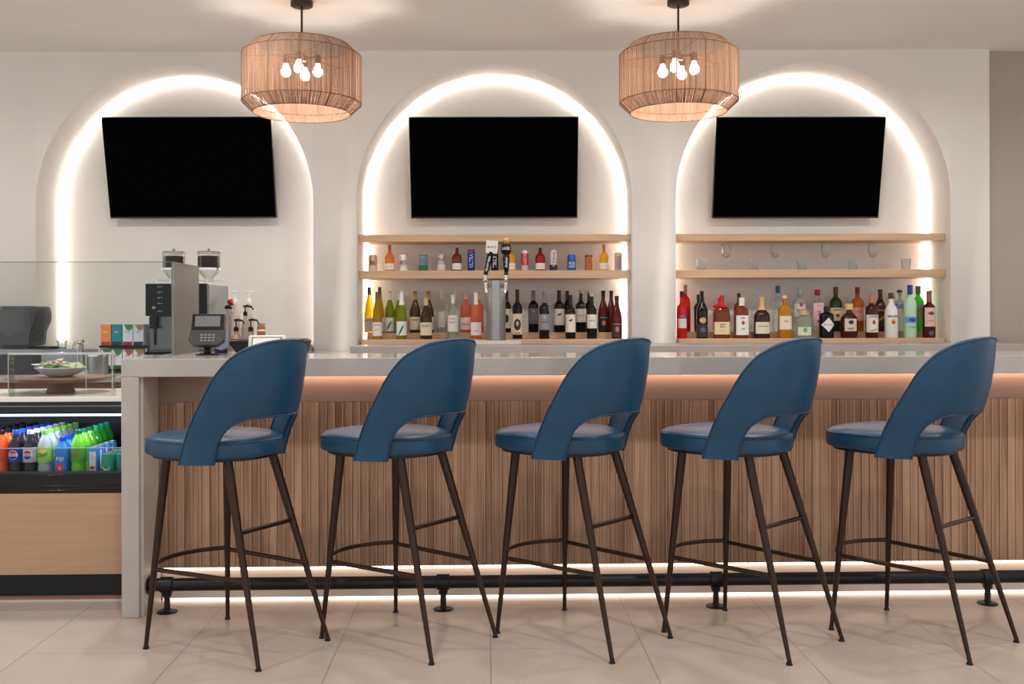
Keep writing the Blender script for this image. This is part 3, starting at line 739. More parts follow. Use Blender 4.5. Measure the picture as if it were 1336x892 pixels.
# glasses on the right shelf
def tumbler(px, lb, proto=[None]):
    X, Y, z = place(px, 'm')
    if proto[0] is None:
        mb = MB().lathe([(0, .0), (.029, 0), (.031, .003), (.037, .080), (.0345, .080), (.0285, .012), (0, .010)], n=28)
        proto[0] = obj('tumbler_glass', mb, CLEAR, angle=50); o = proto[0]
    else:
        o = proto[0].copy(); COL.objects.link(o)
    o.location = (X, Y, z); tag(o, lb, 'glass', 'tumblers on the right niche shelf')
def wineg(px, lb, proto=[None]):
    X, Y, z = place(px, 'm')
    if proto[0] is None:
        r = thing('wine_glass', lb, 'glass', group='wine glasses on the right niche shelf'); proto[0] = r
        obj('foot', MB().lathe([(0, 0), (.029, 0), (.029, .0015), (.006, .005), (.0035, .010), (0, .010)], n=28), CLEAR, r, angle=50)
        obj('stem', MB().lathe([(0, .0102), (.0034, .0102), (.0028, .05), (.0045, .086), (0, .086)], n=12), CLEAR, r)
        obj('bowl', MB().lathe([(0, .0865), (.006, .087), (.024, .098), (.033, .122), (.0345, .145), (.030, .192), (.0285, .192), (.032, .145), (.030, .124), (.02, .104), (0, .096)], n=28), CLEAR, r, angle=50)
    else: r = dup(proto[0], (0, 0, 0), None, lb)
    r.location = (X, Y, z)
for px, lb in ((915.4, 'clear tumbler, leftmost glass on the shelf'), (984, 'clear tumbler between the first and second wine glasses'), (1046.4, 'clear tumbler between the second and third wine glasses'), (1113, 'clear tumbler between the third and fourth wine glasses'), (1182, 'clear tumbler, rightmost glass on the shelf')): tumbler(px, lb)
for px, lb in ((947.5, 'clear wine glass, leftmost of the four'), (1011.8, 'clear wine glass, second from the left'), (1077.5, 'clear wine glass, third from the left'), (1139, 'clear wine glass, rightmost of the four')): wineg(px, lb)

GS = 'spirits on the right bottle shelf'
def spi(px, row, top, w, pr, col, cap, lab, lb, extra=None, **k): return bottle('spirit_bottle', 'bottle', lb, GS, px, row, top, w, pr, col, cap, lab, extra=extra, **k)
spi(894, 'b', 371.8, 13.5, 'spirit', 'red', ((170, 130, 80), .82), [((150, 16, 24), .15, .5)], 'tall red spirit bottle with gold cap at the far left, back row')
spi(889.6, 'f', 380, 13.6, 'bordeaux', 'red', ((30, 26, 40), .88), [((214, 210, 202), .22, .42, 50), ((34, 50, 110), .44, .5)], 'red aperitif bottle with blue band, leftmost of the front row', [('APEROL', (236, 150, 60), .47, .7, .04)])
spi(911, 'b', 384, 11, 'spirit', 'black', ((20, 18, 18), .85), None, 'dark bottle hidden behind the black cream liqueur bottle')
spi(915.8, 'f', 379.6, 15, 'tapered', 'black', ((24, 20, 20), .93), [((46, 46, 54), .03, .30)], 'black cream liqueur bottle with a gold oval, front row', [('*', (190, 150, 100), .38, .6, .13), ('BAILEYS', (240, 228, 210), .385, .5, .035), ('*', (90, 96, 110), .18, .5, .1)])
spi(939.4, 'b', 388, 18.6, 'apoth', 'red', None, None, 'broad bright red bottle behind the red waxed whiskey')
spi(941.6, 'f', 385.2, 21, 'squat', 'brown', ((184, 20, 24), .72, 1.05), [((230, 208, 170), .09, .38)], 'squat whiskey bottle with red wax neck and cream label', [('Makers', (90, 50, 30), .33, .6, .045), ('Mark', (90, 50, 30), .27, .45, .045), ('-', (180, 150, 110), .18, .5, .012)], e=3, dy=.62)
spi(964, 'b', 382.6, 13, 'spirit', 'brown', ((24, 20, 20), .90), None, 'brown spirit bottle behind the white labelled bourbon')
spi(967.8, 'f', 388, 16.8, 'spirit', 'brown', ((232, 226, 220), .80, 1.2), [((232, 228, 224), .08, .56)], 'bourbon bottle with white label and red seal', [('JIM BEAM', (30, 28, 40), .49, .68, .05), ('*', (190, 44, 40), .38, .26, .09), ('BOURBON', (70, 130, 170), .23, .56, .04)], e=4, dy=.9)
spi(985, 'b', 384, 9, 'spirit', 'clear', None, None, 'clear bottle standing behind the cognac')
spi(994, 'f', 387, 20.5, 'decanter', 'darkbrown', ((214, 176, 116), .68, 1.15), [((224, 214, 186), .11, .39, 62)], 'round shouldered cognac bottle with gold capsule and cream label', [('Hennessy', (80, 60, 40), .29, .6, .04)], dy=.8)
spi(1015, 'b', 372.8, 13.6, 'spirit', 'clear', ((16, 110, 128), .84, 1.25), None, 'clear bottle with teal cap behind the amber tequila')
spi(1023.8, 'f', 385.4, 17, 'spirit', 'amber', ((232, 214, 190), .93), [((226, 214, 186), .2, .52, 60)], 'amber spirit bottle with cream label, left of the cork topped flask', [('REPOSADO', (150, 110, 60), .4, .55, .035)], e=3.4, dy=.8)
spi(1043.2, 'b', 374.2, 16, 'spirit', 'silverglass', ((196, 198, 198), .84, 1.2), [((216, 216, 212), .28, .62, 70)], 'clear rum bottle with grey cap behind the cork topped flask', [('*', (180, 50, 60), .60, .28, .09), ('BACARDI', (90, 70, 80), .48, .66, .045)])
spi(1048, 'f', 405, 22, 'apoth', 'palegreen', ((212, 170, 120), .84, 1.4), [((206, 220, 190), .1, .4, 45)], 'squat clear tequila flask with a round cork', [('*', (120, 160, 90), .3, .25, .16)], e=2.6, dy=.8)
spi(1066.5, 'b', 377.8, 16, 'spirit', 'clear', ((190, 24, 40), .86, 1.2), [((232, 196, 196), .14, .68, 55)], 'clear gin bottle with red cap and pink label', [('GIN', (180, 30, 50), .44, .4, .12), ('BEEFEATER', (180, 50, 70), .62, .6, .03), ('*', (180, 30, 50), .25, .35, .07)], e=3.2)
spi(1078.2, 'f', 399.6, 18.6, 'apoth', 'black', ((26, 26, 28), .86), None, 'squat black gin bottle with a white diamond label', [('<>', (230, 226, 222), .42, .9, .46), ('HENDRICKS', (60, 56, 60), .42, .62, .05)])
spi(1090.4, 'b', 374.2, 15.6, 'spirit', 'bottlegreen', ((110, 30, 26), .86, 1.1), [((226, 200, 156), .24, .53)], 'green whiskey bottle with cream label, back row', [('JAMESON', (60, 40, 30), .48, .7, .05), ('*', (150, 40, 30), .36, .3, .07)])
spi(1107.8, 'f', 396, 22.8, 'flask', 'darkbrown', ((226, 190, 120), .82, 1.5), [((222, 200, 180), .2, .56, 42)], 'squat whisky flask with gold cap and cream crest label', [('*', (60, 40, 50), .46, .3, .12), ('WHISKY', (60, 40, 80), .27, .36, .07)], dy=.7)
spi(1118.8, 'b', 374.6, 15.6, 'spirit', 'orangebrown', ((110, 34, 28), .86, 1.1), [((220, 160, 130), .24, .54)], 'orange whisky bottle with pinkish label, back row', [('WHISKEY', (170, 60, 50), .45, .62, .04)])
spi(1137.4, 'f', 384, 16, 'spirit', 'darkbrown', ((196, 120, 84), .80, 1.1), [((230, 224, 214), .13, .53)], 'spiced rum bottle with white label and copper neck', [('CAPTAIN', (60, 50, 60), .49, .66, .05), ('*', (150, 60, 50), .36, .24, .1), ('/', (150, 100, 60), .18, .7, .06)])
spi(1148.6, 'b', 377.4, 14.6, 'tapered', 'darkbrown', ((92, 34, 26), .91, 1.1), [((60, 40, 20), .12, .56)], 'dark coffee liqueur bottle with orange script, back row', [('/', (200, 130, 40), .32, .8, .2), ('-', (210, 160, 70), .5, .7, .02)])
spi(1162.7, 'f', 382, 16.8, 'tapered', 'white', ((74, 50, 46), .87, 1.1), None, 'white coconut rum bottle with brown cap and palm sunset', [('MALIBU', (60, 54, 60), .48, .75, .05), ('*', (232, 160, 50), .36, .38, .11), ('*', (110, 60, 60), .34, .2, .06)])
spi(1174, 'b', 378.4, 16.4, 'spirit', 'silverglass', ((26, 24, 26), .94, 1.2), [((40, 70, 150), .56, .66, 70)], 'clear vodka bottle with blue band, back row', [('SVEDKA', (236, 238, 240), .61, .72, .06)])
spi(1187.4, 'f', 371.8, 15.8, 'spirit', 'frost', ((36, 62, 120), .82, 1.2), [((104, 156, 214), .28, .40, 70)], 'tall frosted vodka bottle with blue cap and blue picture', [('*', (40, 80, 160), .34, .6, .07), ('VODKA', (110, 130, 150), .2, .6, .03)])
spi(1198, 'b', 373.4, 15, 'spirit', 'vivid', ((90, 120, 90), .83, 1.2), [((130, 140, 120), .28, .6)], 'vivid green vermouth bottle, back row', [('MARTINI', (190, 60, 50), .48, .7, .05)])
spi(1212, 'f', 379.2, 16.4, 'bordeaux', 'darkred', ((150, 90, 80), .76, 1.1), [((224, 190, 178), .24, .64, 60)], 'dark red vermouth bottle with pink label, rightmost of the front row', [('*', (150, 40, 50), .52, .4, .08), ('-', (40, 34, 60), .52, .55, .02), ('ROSSO', (150, 80, 70), .36, .4, .03), ('*', (80, 90, 110), .1, .4, .1)])

# ------------------------------------------------------------------ beer tower
Yt = 6.72
x0 = W(634.5, 400, Yt)[0]; x1 = W(659.5, 400, Yt)[0]; zb = W(647, 444, Yt)[2]; zt = W(647, 364.5, Yt)[2]
pl = obj('drip_tray', MB().box(-.15, .17, -.09, .16, 0, zb-1.0485), mat('pale_stone', (196, 190, 184), .3), bevel=.003, loc=((x0+x1)/2, Yt, 1.0485)); tag(pl, 'pale stone block under the steel beer tower', 'drip tray')
tw = thing('beer_tower', 'brushed steel beer tower with two taps between the white and red wines', 'beer tap', ((x0+x1)/2, Yt, zb+.0005))
hw = (x1-x0)/2; ht = zt-zb
obj('column', MB().prism([(-hw, .02), (-hw*.35, -.045), (hw*.35, -.045), (hw, .02), (hw, .11), (-hw, .11)], 0, ht-.006, 'z'), STEEL, tw, bevel=.002)
obj('column_cap', MB().prism([(-hw-.002, .02), (-hw*.35, -.048), (hw*.35, -.048), (hw+.002, .02), (hw+.002, .112), (-hw-.002, .112)], ht-.0055, ht+.002, 'z'), mat('brown_cap', (96, 52, 44), .4), tw)
for sgn, nm in ((-1, 'l'), (1, 'r')):
    fx = sgn*(hw-.004); fz = W(647, 373, Yt)[2]-zb
    fa = obj('faucet', MB().tube([(sgn*hw*.7, .0, fz), (fx+sgn*.006, -.05, fz)], [.017, .012], 14).tube([(fx+sgn*.008, -.055, fz+.075), (fx+sgn*.006, -.052, fz+.02), (fx+sgn*.004, -.055, fz-.01), (fx+sgn*.0, -.075, fz-.05)], [.007, .012, .012, .008], 12).lathe([(0, .02), (.013, .022), (.015, .035), (.009, .045), (.009, .06), (.012, .062), (.012, .07), (0, .07)], (fx+sgn*.008, -.054, fz), 14), CHROME, tw)
    if sgn < 0:
        a = (fx-.008, -.056, fz+.07); top = (fx+.030, -.05, fz+.225)
        hd = obj('tap_handle', MB().tube([a, ((a[0]+top[0])/2, -.053, (a[2]+top[2])/2), top], [.013, .018, .023], 4), BLACK, tw)
        t = text_mesh('DRAFT BEER', w=.10, h=.014).xf(lambda p: (-p[2], 0, p[0])).xf(lambda p: (p[0]*1+.235*p[2]+(a[0]+top[0])/2, -.078, p[2]+(a[2]+top[2])/2))
        obj('lettering', t, WHITE, hd, smooth=False, fix=False)
        cx, cz = fx+.036, W(637, 323, Yt)[2]-zb
        bd = obj('tap_badge', MB().box(-.04, .04, -.062, -.048, -.043, .043).xf(lambda p: (p[0]*1+.08*p[2]+cx, p[1], p[2]-.05*p[0]+cz)), mat('badge_white', (226, 220, 214), .4), tw, bevel=.002)
        obj('badge_lettering', text_mesh('MICHELOB', w=.06, h=.012).xf(lambda p: (p[0]+cx, -.0635, p[2]+cz)), cmat((120, 110, 104)), bd, smooth=False, fix=False)
    else:
        cx = fx+.010
        hd = obj('tap_handle', MB().lathe([(0, .07), (.012, .07), (.016, .078), (.012, .088), (.018, .11), (.022, .16), (.024, .19), (.019, .205), (.028, .215), (.034, .225), (.034, .268), (.028, .278), (0, .278)], (cx, -.054, fz), 20), BLACK, tw)
        obj('tap_finial', MB().lathe([(0, .2782), (.012, .2782), (.020, .292), (.022, .305), (.016, .320), (0, .325)], (cx, -.054, fz), 16), mat('gold_finial', (216, 166, 96), .3, metal=.5), hd)
        obj('badge_lettering', text_mesh('LAGER', w=.05, h=.02).xf(lambda p: (p[0]+cx, -.0892, p[2]+fz+.247)), cmat((232, 226, 214)), hd, smooth=False, fix=False)
        obj('lettering', text_mesh('Amber', w=.07, h=.018).xf(lambda p: (-p[2], 0, p[0])).xf(lambda p: (p[0]+cx, -.0785, p[2]+fz+.155)), cmat((232, 226, 214)), hd, smooth=False, fix=False)

# ------------------------------------------------------------------ coffee machines
def machine(xc, label, side):
    r = thing('coffee_machine', label, 'coffee machine', (xc, 6.35, 1.0006), group='coffee machines on the left back counter')
    w = .078
    obj('machine_body', MB().box(-w+.006, w-.001, .02, .45, .02, .447), STEEL_P, r, bevel=.004)
    obj('control_panel', MB().box(-w-.006, w-.002, -.03, .019, .245, .45), BLACK, r, bevel=.004)
    ic = MB()
    for k, z in enumerate((.43, .395, .36, .325, .275)):
        ic.box(-.005, .008, -.0315, -.0305, z-.003, z+.003).box(.014, .024, -.0315, -.0305, z-.002, z+.002)
    ic.box(-.04, -.02, -.0315, -.0305, .29, .305)
    obj('button_icons', ic, mat('icon_grey', (150, 150, 152), .4), r)
    obj('front_plate', MB().box(-w+.012, w-.006, .012, .0195, .03, .24), mat('dark_steel', (112, 112, 113), .3, metal=.8), r)
    obj('milk_tube', MB().tube([(-.035, .0, .20), (-.035, .0, .06)], .006, 8), BLACK, r)
    obj('spout', MB().box(-.06, -.015, -.03, .011, .185, .243).box(-.055, -.005, -.04, -.01, .165, .184), BLACK, r, bevel=.003)
    obj('drip_grate', MB().box(-w-.002, w-.002, -.05, .011, .0, .018), BLACK, r, bevel=.003)
    obj('cup_rail', MB().tube([(-w*.4, .03, .448), (-w*.4, .03, .478), (-w*.4, .40, .478), (-w*.4, .40, .448)], .003, 6).tube([(w*.8, .03, .448), (w*.8, .03, .478), (w*.8, .40, .478), (w*.8, .40, .448)], .003, 6), CHROME, r)
    HOP = MATS.get('hopper_glass') or pane_glass('hopper_glass', (248, 249, 248), .3, .1)
    hp = obj('bean_hopper', MB().lathe([(.02, .448), (.03, .47), (.03, .49), (.069, .535), (.074, .55), (.074, .655), (.071, .655), (.071, .552), (.066, .54), (.026, .49)], (0.02, .2, 0), 32), HOP, r, angle=50)
    obj('coffee_beans', MB().lathe([(0, .553), (.069, .553), (.069, .637), (0, .642)], (0.02, .2, 0), 28), mat('coffee_beans', (50, 28, 20), .6, noise=((90, 90, 90), .7, 2), bump=((110, 110, 110), 1, .01)), hp)
    obj('hopper_collar', MB().lathe([(.022, .4485), (.034, .4485), (.034, .462), (.022, .462)], (0.02, .2, 0), 24).lathe([(.0745, .545), (.0765, .545), (.0765, .56), (.0745, .56)], (0.02, .2, 0), 32), CHROME, hp)
    obj('hopper_lid', MB().lathe([(0, .656), (.076, .656), (.076, .664), (.07, .668), (0, .669)], (0.02, .2, 0), 32).lathe([(0, .6692), (.006, .6692), (.009, .684), (0, .69)], (0.02, .2, 0), 14), mat('smoky_lid', (150, 150, 150), .15, metal=.5), hp)
    return r
machine(-2.242, 'left coffee machine with bean hopper, behind the glass guard', 0)
machine(-2.012, 'right coffee machine with bean hopper, behind the card terminal', 1)

# ------------------------------------------------------------------ syrup bottles
def syrup(px, top, w, body_top, label, bodycol, pumpcol, style, Y=6.5, z=1.0006):
    X = (px-668)*Y/F; zt_ = W(px, top, Y)[2]-z; zb_ = W(px, body_top, Y)[2]-z; R = w*Y/F/2
    r = thing('syrup_bottle', label, 'syrup bottle', (X, Y, z), group='syrup bottles beside the coffee machines')
    obj('bottle_body', MB().lathe([(0, 0), (R*.95, 0), (R, .01), (R, zb_*.66), (R*.85, zb_*.76), (R*.42, zb_*.88), (R*.40, zb_), (0, zb_)], n=20), bodycol, r)
    pm = obj('pump', MB().lathe([(0, zb_+.0005), (R*.5, zb_+.0005), (R*.5, zb_+.022), (.006, zb_+.03), (.004, zb_+.032), (.004, zt_-.012), (0, zt_-.012)], n=14), pumpcol, r)
    if style == 'hook':
        mb = MB().tube([(-.012, 0, zt_-.006), (.012, 0, zt_-.003), (.04, 0, zt_-.008), (.052, 0, zt_-.028)], [.007, .008, .0055, .004], 8)
    else:
        mb = MB().tube([(-.028, 0, zt_-.006), (.03, 0, zt_-.006)], .0055, 8).box(-.03, .03, -.008, .008, zt_-.010, zt_-.001)
    obj('pump_spout', mb, pumpcol, pm)
    return r
MILKY = mat('milky_bottle', (214, 200, 186), .3, trans=.2)
CLB = mat('cloudy_clear', (206, 198, 190), .15, trans=.6)
syrup(307, 379.2, 13, 396, 'syrup bottle with white T pump, left of the two white ones', MILKY, WHITE, 'tee')
syrup(325, 379.2, 13, 396, 'syrup bottle with white T pump, right of the two white ones', MILKY, WHITE, 'tee')
syrup(320, 398.5, 11, 412, 'syrup bottle with tall black hooked pump, between the white pumps', CLB, BLACK, 'hook', 6.42)
syrup(308, 416.6, 13, 432, 'low syrup bottle with black hooked pump, beside the card terminal', mat('brownish_bottle', (176, 140, 120), .25, trans=.2), BLACK, 'hook', 6.36)
syrup(327, 416.2, 13, 432, 'low syrup bottle with black hooked pump, next to the caramel jar', mat('brownish_bottle', (176, 140, 120), .25), BLACK, 'hook', 6.34)
z0 = 1.0006
X = (297.5-668)*6.55/F
r = thing('flavour_bottle', 'small bottle with black cap behind the card terminal', 'bottle', (X, 6.55, z0))
obj('bottle_body', MB().lathe([(0, 0), (.033, 0), (.034, .01), (.034, .18), (.02, .23), (.014, .25), (.014, .29), (0, .29)], n=20), CLB, r)
obj('cap', MB().lathe([(0, .2905), (.02, .2905), (.022, .305), (.012, .315), (0, .316)], n=16).tube([(0, 0, .30), (.03, 0, .296)], .006, 8), BLACK, r)
X = (301.5-668)*6.6/F
r = thing('rose_stem', 'single red rose standing behind the syrup bottles', 'flower', (X, 6.6, z0))
obj('stem', MB().tube([(0, 0, .0), (.002, .002, .2), (0, 0, .315)], .003, 6), mat('stem_green', (60, 90, 50), .6), r)
fl = MB()
for k in range(7):
    t = k*2.4; fl.lathe([(0, 0), (.012, .004), (.017, .018), (.012, .030), (0, .034)], (.009*cos(t), .009*sin(t), .312+.002*k), 10)
obj('bloom', fl, mat('rose_red', (180, 20, 34), .5), r)
X = (340.8-668)*6.45/F
r = thing('caramel_jar', 'brown caramel jar with pale band at the right of the syrups', 'jar', (X, 6.45, z0))
obj('jar_body', MB().lathe([(0, 0), (.026, 0), (.027, .17), (.02, .178), (0, .178)], n=20), mat('caramel', (166, 100, 66), .3), r)
obj('band', MB().lathe([(.0275, .145), (.0275, .157)], n=20), WHITE, r, fix=False)
obj('lid', MB().lathe([(0, .1785), (.024, .1785), (.024, .196), (0, .198)], n=20), mat('caramel_lid', (186, 130, 96), .4), r)

# ------------------------------------------------------------------ things on the bar top
def on_bar(px, ly, name, label, cat, group=None):
    return bthing(name, label, cat, BX(px, ly), ly, ZT+.0005, group)
# card terminal
t = on_bar(270.5, .42, 'card_terminal', 'black card terminal on a round swivel stand at the left of the bar', 'card terminal')
t.rotation_euler[2] = TH+.10
obj('stand_base', MB().lathe([(0, 0), (.052, 0), (.052, .005), (.03, .009), (.014, .012), (0, .012)], n=28), BLACK, t)
obj('stand_neck', MB().lathe([(.0, .012), (.016, .012), (.013, .025), (.020, .034), (.020, .052), (.012, .056), (0, .056)], n=18), BLACK, t)
Rx = rotx(radians(-20), (0, 0, .11))
hd = obj('terminal_head', MB().prism([(-.058, .035), (.05, .035), (.078, .058), (.080, .10), (.076, .185), (-.066, .185), (-.070, .10), (-.078, .06)], -.018, .018).xf(Rx), mat('terminal_grey', (66, 66, 68), .4), t, bevel=.004)
obj('screen_bezel', MB().box(-.066, .074, -.0205, -.0185, .107, .182).xf(Rx), BLACK, hd, bevel=.001)
obj('display', MB().box(-.052, .058, -.0225, -.0208, .122, .172).xf(Rx), mat('display_grey', (124, 126, 126), .25), hd)
kp = MB()
for a in range(4):
    for b in range(3): kp.box(-.026+a*.017, -.014+a*.017, -.0205, -.0182, .053+b*.013, .060+b*.013)
obj('keypad', kp.xf(Rx), mat('key_grey', (140, 140, 142), .4), hd)
# tablet
t = on_bar(347, .40, 'tablet_display', 'small white framed tablet tilted on the bar behind the first stool', 'tablet')
Rx = rotx(radians(-18), (0, 0, 0))
def skew(p): return p
obj('tablet_frame', MB().box(-.083, .083, -.006, .006, .012, .092).xf(Rx), WHITE, t, bevel=.006)
obj('bezel', MB().box(-.067, .067, -.0078, -.0062, .030, .081).xf(Rx), mat('bezel_grey', (70, 74, 76), .4), t)
obj('display', MB().box(-.062, .062, -.0092, -.008, .034, .077).xf(Rx), mat('tablet_lit', (226, 222, 212), .4, emit=((226, 222, 212), .35)), t)
obj('tablet_stand', MB().box(-.03, .03, -.004, .06, 0, .006).tube([(0, .05, .005), (0, .012, .03)], .008, 8), WHITE, t)
# black drawer unit
t = on_bar(352, .52, 'receipt_unit', 'low black point of sale unit behind the white tablet', 'register')
obj('unit_body', MB().prism([(-.135, 0), (.155, 0), (.172, .060), (.165, .066), (-.172, .060), (-.172, .048)], -.06, .12), BLACK, t, bevel=.004)
obj('unit_lid', MB().box(-.165, .160, -.055, .115, .0665, .070), mat('lid_black', (34, 36, 36), .25), t, bevel=.002)
# lavender card
t = on_bar(288.5, .62, 'menu_card', 'lavender and navy card leaning behind the card terminal', 'card')
obj('card', MB().box(-.030, .030, 0, .006, 0, .115), mat('lavender_card', (164, 164, 196), .5), t)
obj('card_print', MB().add([(-.030, -.0008, .0), (.030, -.0008, .0), (.030, -.0008, .026), (0, -.0008, .014), (-.030, -.0008, .026)], [(0, 1, 2, 3, 4)]), mat('navy_print', (40, 40, 80), .5), t, fix=False)
# ------------------------------------------------------------------ glass guards
gl = .475
gp = bthing('glass_guard', 'tall clear glass guard with corner pane left of the coffee machines', 'glass guard', 0, gl, 0)
xg = BX(225, gl); zt = BZ(342, 225, gl)
obj('front_pane', MB().box(-4.0, xg-.005, 0, .006, 1.075, zt), GLASS, gp, smooth=False)
obj('side_pane', MB().box(xg, xg+.006, 0, .40, ZT+.0005, zt), pane_glass('side_glass', (205, 209, 208), .8, .35, body=.26), gp, smooth=False)
obj('pane_edge', MB().box(xg-.0035, xg+.0005, -.003, .001, ZT+.0005, zt).box(-4.0, xg-.004, -.0008, .0068, zt+.0002, zt+.0032).box(xg-.001, xg+.007, .0005, .40, zt+.0002, zt+.0025), mat('pane_edge_grey', (120, 118, 114), .3), gp)
fd = .265
CT = .888
lg = bthing('food_guard', 'low glass box guard around the salad bowl at the left', 'glass guard', 0, fd, 0)
xa = BX(11, fd); xb = BX(146, fd); zl = BZ(461.5, 80, fd)
obj('front_pane', MB().box(xa, xb, 0, .005, CT+.001, zl), GLASS, lg, smooth=False)
for q in (xa, xb-.005): obj('side_pane', MB().box(q, q+.005, .006, .05, CT+.0002, zl), GLASS, lg, smooth=False)
obj('top_pane', MB().box(xa, xb, 0, .05, zl+.0005, zl+.006), GLASS, lg, smooth=False)
obj('pane_edge', MB().box(xa, xb, -.002, -.0003, zl-.003, zl+.006).box(xa-.002, xa, -.002, .003, CT+.001, zl).box(xb, xb+.002, -.002, .003, CT+.001, zl).box(BX(112, fd), BX(112, fd)+.002, -.002, -.0003, CT+.001, zl), mat('bright_edge', (196, 204, 202), .2), lg)

# ------------------------------------------------------------------ left display counter with fridge
fy = .26
dc = bthing('display_counter', 'blond wood display counter with a built-in drinks fridge at the left', 'counter', 0, fy, 0)
x0, x1 = -3.4, LXL-.004
zf0 = BZ(643.5, 80, fy); 
obj('countertop', MB().box(x0, x1, -.01, .52, .866, CT), mat('pale_quartz', (240, 234, 228), .25), dc, bevel=.003)
obj('front_panel', MB().box(x0, x1, 0, .02, .115, zf0), PANEL, dc, bevel=.002)
obj('kick_board', MB().box(x0, x1, .03, .05, .018, .1145), BLACKM, dc)
obj('base_strip', MB().box(x0, x1, .012, .05, 0, .0175), OAKD, dc)
obj('metal_trim', MB().box(x0, x1, .0, .011, 0, .006), mat('trim_light', (214, 200, 188), .3, metal=.3), dc)
NAVY = mat('fridge_navy', (9, 17, 34), .5)
fz = .512
inner = MB().box(x0, x1, .50, .519, zf0, .865).box(x0, x1, .03, .5, zf0, fz-.002).box(x0, x0+.02, .03, .5, fz, .8).box(x1-.02, x1, .03, .5, fz, .8).box(x0, x1, .06, .5, .845, .865)
obj('fridge_liner', inner, NAVY, dc, smooth=False)
fz1 = BZ(615.5, 80, fy)
obj('fridge_frame', MB().box(x0, x1, .0, .03, zf0+.001, fz1-.01).box(x0, x1, -.004, .0, zf0+.028, zf0+.036).box(x0, x1, -.004, .0, zf0+.012, zf0+.016).box(x0, x1, .0, .03, BZ(538, 80, fy), .8655), mat('gloss_black', (14, 14, 17), .15), dc, bevel=.002)
obj('fridge_sill', MB().box(x0, x1, .0, .035, fz1-.0095, fz1), mat('sill_dark', (40, 42, 46), .3), dc)
obj('fridge_grille', MB().box(x0, x1, -.001, .0, .845, .849), mat('thin_line', (120, 124, 130), .3), dc)
obj('fridge_glass', MB().box(x0, x1, .012, .016, fz1, BZ(585.5, 80, fy)), GLASS, dc, smooth=False)
obj('glass_rim', MB().box(x0, x1, .011, .017, BZ(585.5, 80, fy)+.0003, BZ(584.3, 80, fy)), mat('rim_grey', (150, 160, 170), .3), dc)
o = obj('fridge_light', MB().tube([(x0+.03, .045, BZ(542.5, 80, fy)), (x1-.022, .045, BZ(542.5, 80, fy))], .005, 10), LEDC, None, loc=BW(0, fy, 0), rotz=TH); tag(o, 'cool white light tube at the top of the drinks fridge', 'light')
al = bpy.data.lights.new('fridge_tube_light', 'AREA'); al.energy = 3; al.color = (.84, .92, 1); al.shape = 'RECTANGLE'; al.size = 1.2; al.size_y = .02
ao = bpy.data.objects.new('fridge_tube_light', al); COL.objects.link(ao); ao.location = BW(-2.2, fy+.06, .79); ao.rotation_euler = (radians(18), 0, TH)

# soft drinks
def soda(label, liquid, cap, group, lab=None, short=False, extra=None, emb=None):
    r = thing('soda_bottle' if not short else 'water_bottle', label, 'bottle', group=group)
    h = .225 if not short else .195; R = .0315
    if short: prof = [(0, .002), (.03, 0), (.031, .006), (.031, h*.70), (.026, h*.78), (.014, h*.86), (.0125, h*.9), (0, h*.9)]; e = 4
    else: prof = [(0, .002), (.026, 0), (.031, .012), (.0305, .055), (.0285, .075), (.0305, .095), (.0315, .11), (.0315, .145), (.029, .165), (.019, .19), (.013, .205), (.0125, .213), (0, .213)]; e = 2
    obj('bottle_body', MB().lathe(prof, n=20, e=e), liquid, r, angle=50)
    obj('cap', MB().lathe([(0, h-.018), (.0142, h-.018), (.0145, h-.002), (.013, h), (0, h)], n=18), cap, r)
    if lab:
        obj('label', MB().lathe([(R+.0006, lab[1]), (R+.0006, lab[2])], n=24), lab[0], r, fix=False)
    for q_, (ms, m) in enumerate(extra or ()):
        if short: ms.xf(lambda p: (p[0]*.85, -R-.0008-.0004*q_, p[2]))
        else: wrap(ms, R, 0, eps=.0016+.0004*q_)
        obj('label_print', ms, m, r, smooth=False, fix=False)
    return r
def disc(w, h, zc, a0=0, a1=2*pi, dx=0):
    if a1-a0 > 5: return strip(w, lambda u: h*sqrt(max(0, 1-u*u))).xf(lambda p: (p[0]+dx, 0, p[2]+zc))
    sg = 1 if a0 < pi/2 else -1
    return strip(w*.96, lambda u: h*.5*max(0, sqrt(max(0, 1-u*u*.92))-.28), lambda u: sg*h*.5*(sqrt(max(0, 1-u*u*.92))+.28)).xf(lambda p: (p[0], 0, p[2]+zc))
cl = mat('clear_drink', (196, 210, 214), .08, trans=.45)
def PCOL(rgb, **k): return mat('drink_%d_%d_%d' % rgb, rgb, .12, **k)
def pepsi(bg, lb):
    ex = [(disc(.020, .021, .118), PCOL((236, 236, 240))), (disc(.018, .019, .1185, .15, pi-.15), PCOL((214, 30, 50))), (disc(.018, .019, .1175, pi+.15, 2*pi-.15), PCOL((20, 60, 170))), (text_mesh('PEPSI', w=.03, h=.007).xf(lambda p: (p[0], 0, p[2]+.118)), PCOL((30, 34, 60)))]
    pass
    return ex
cx_ = []
GB = 'soft drinks in the drinks fridge'
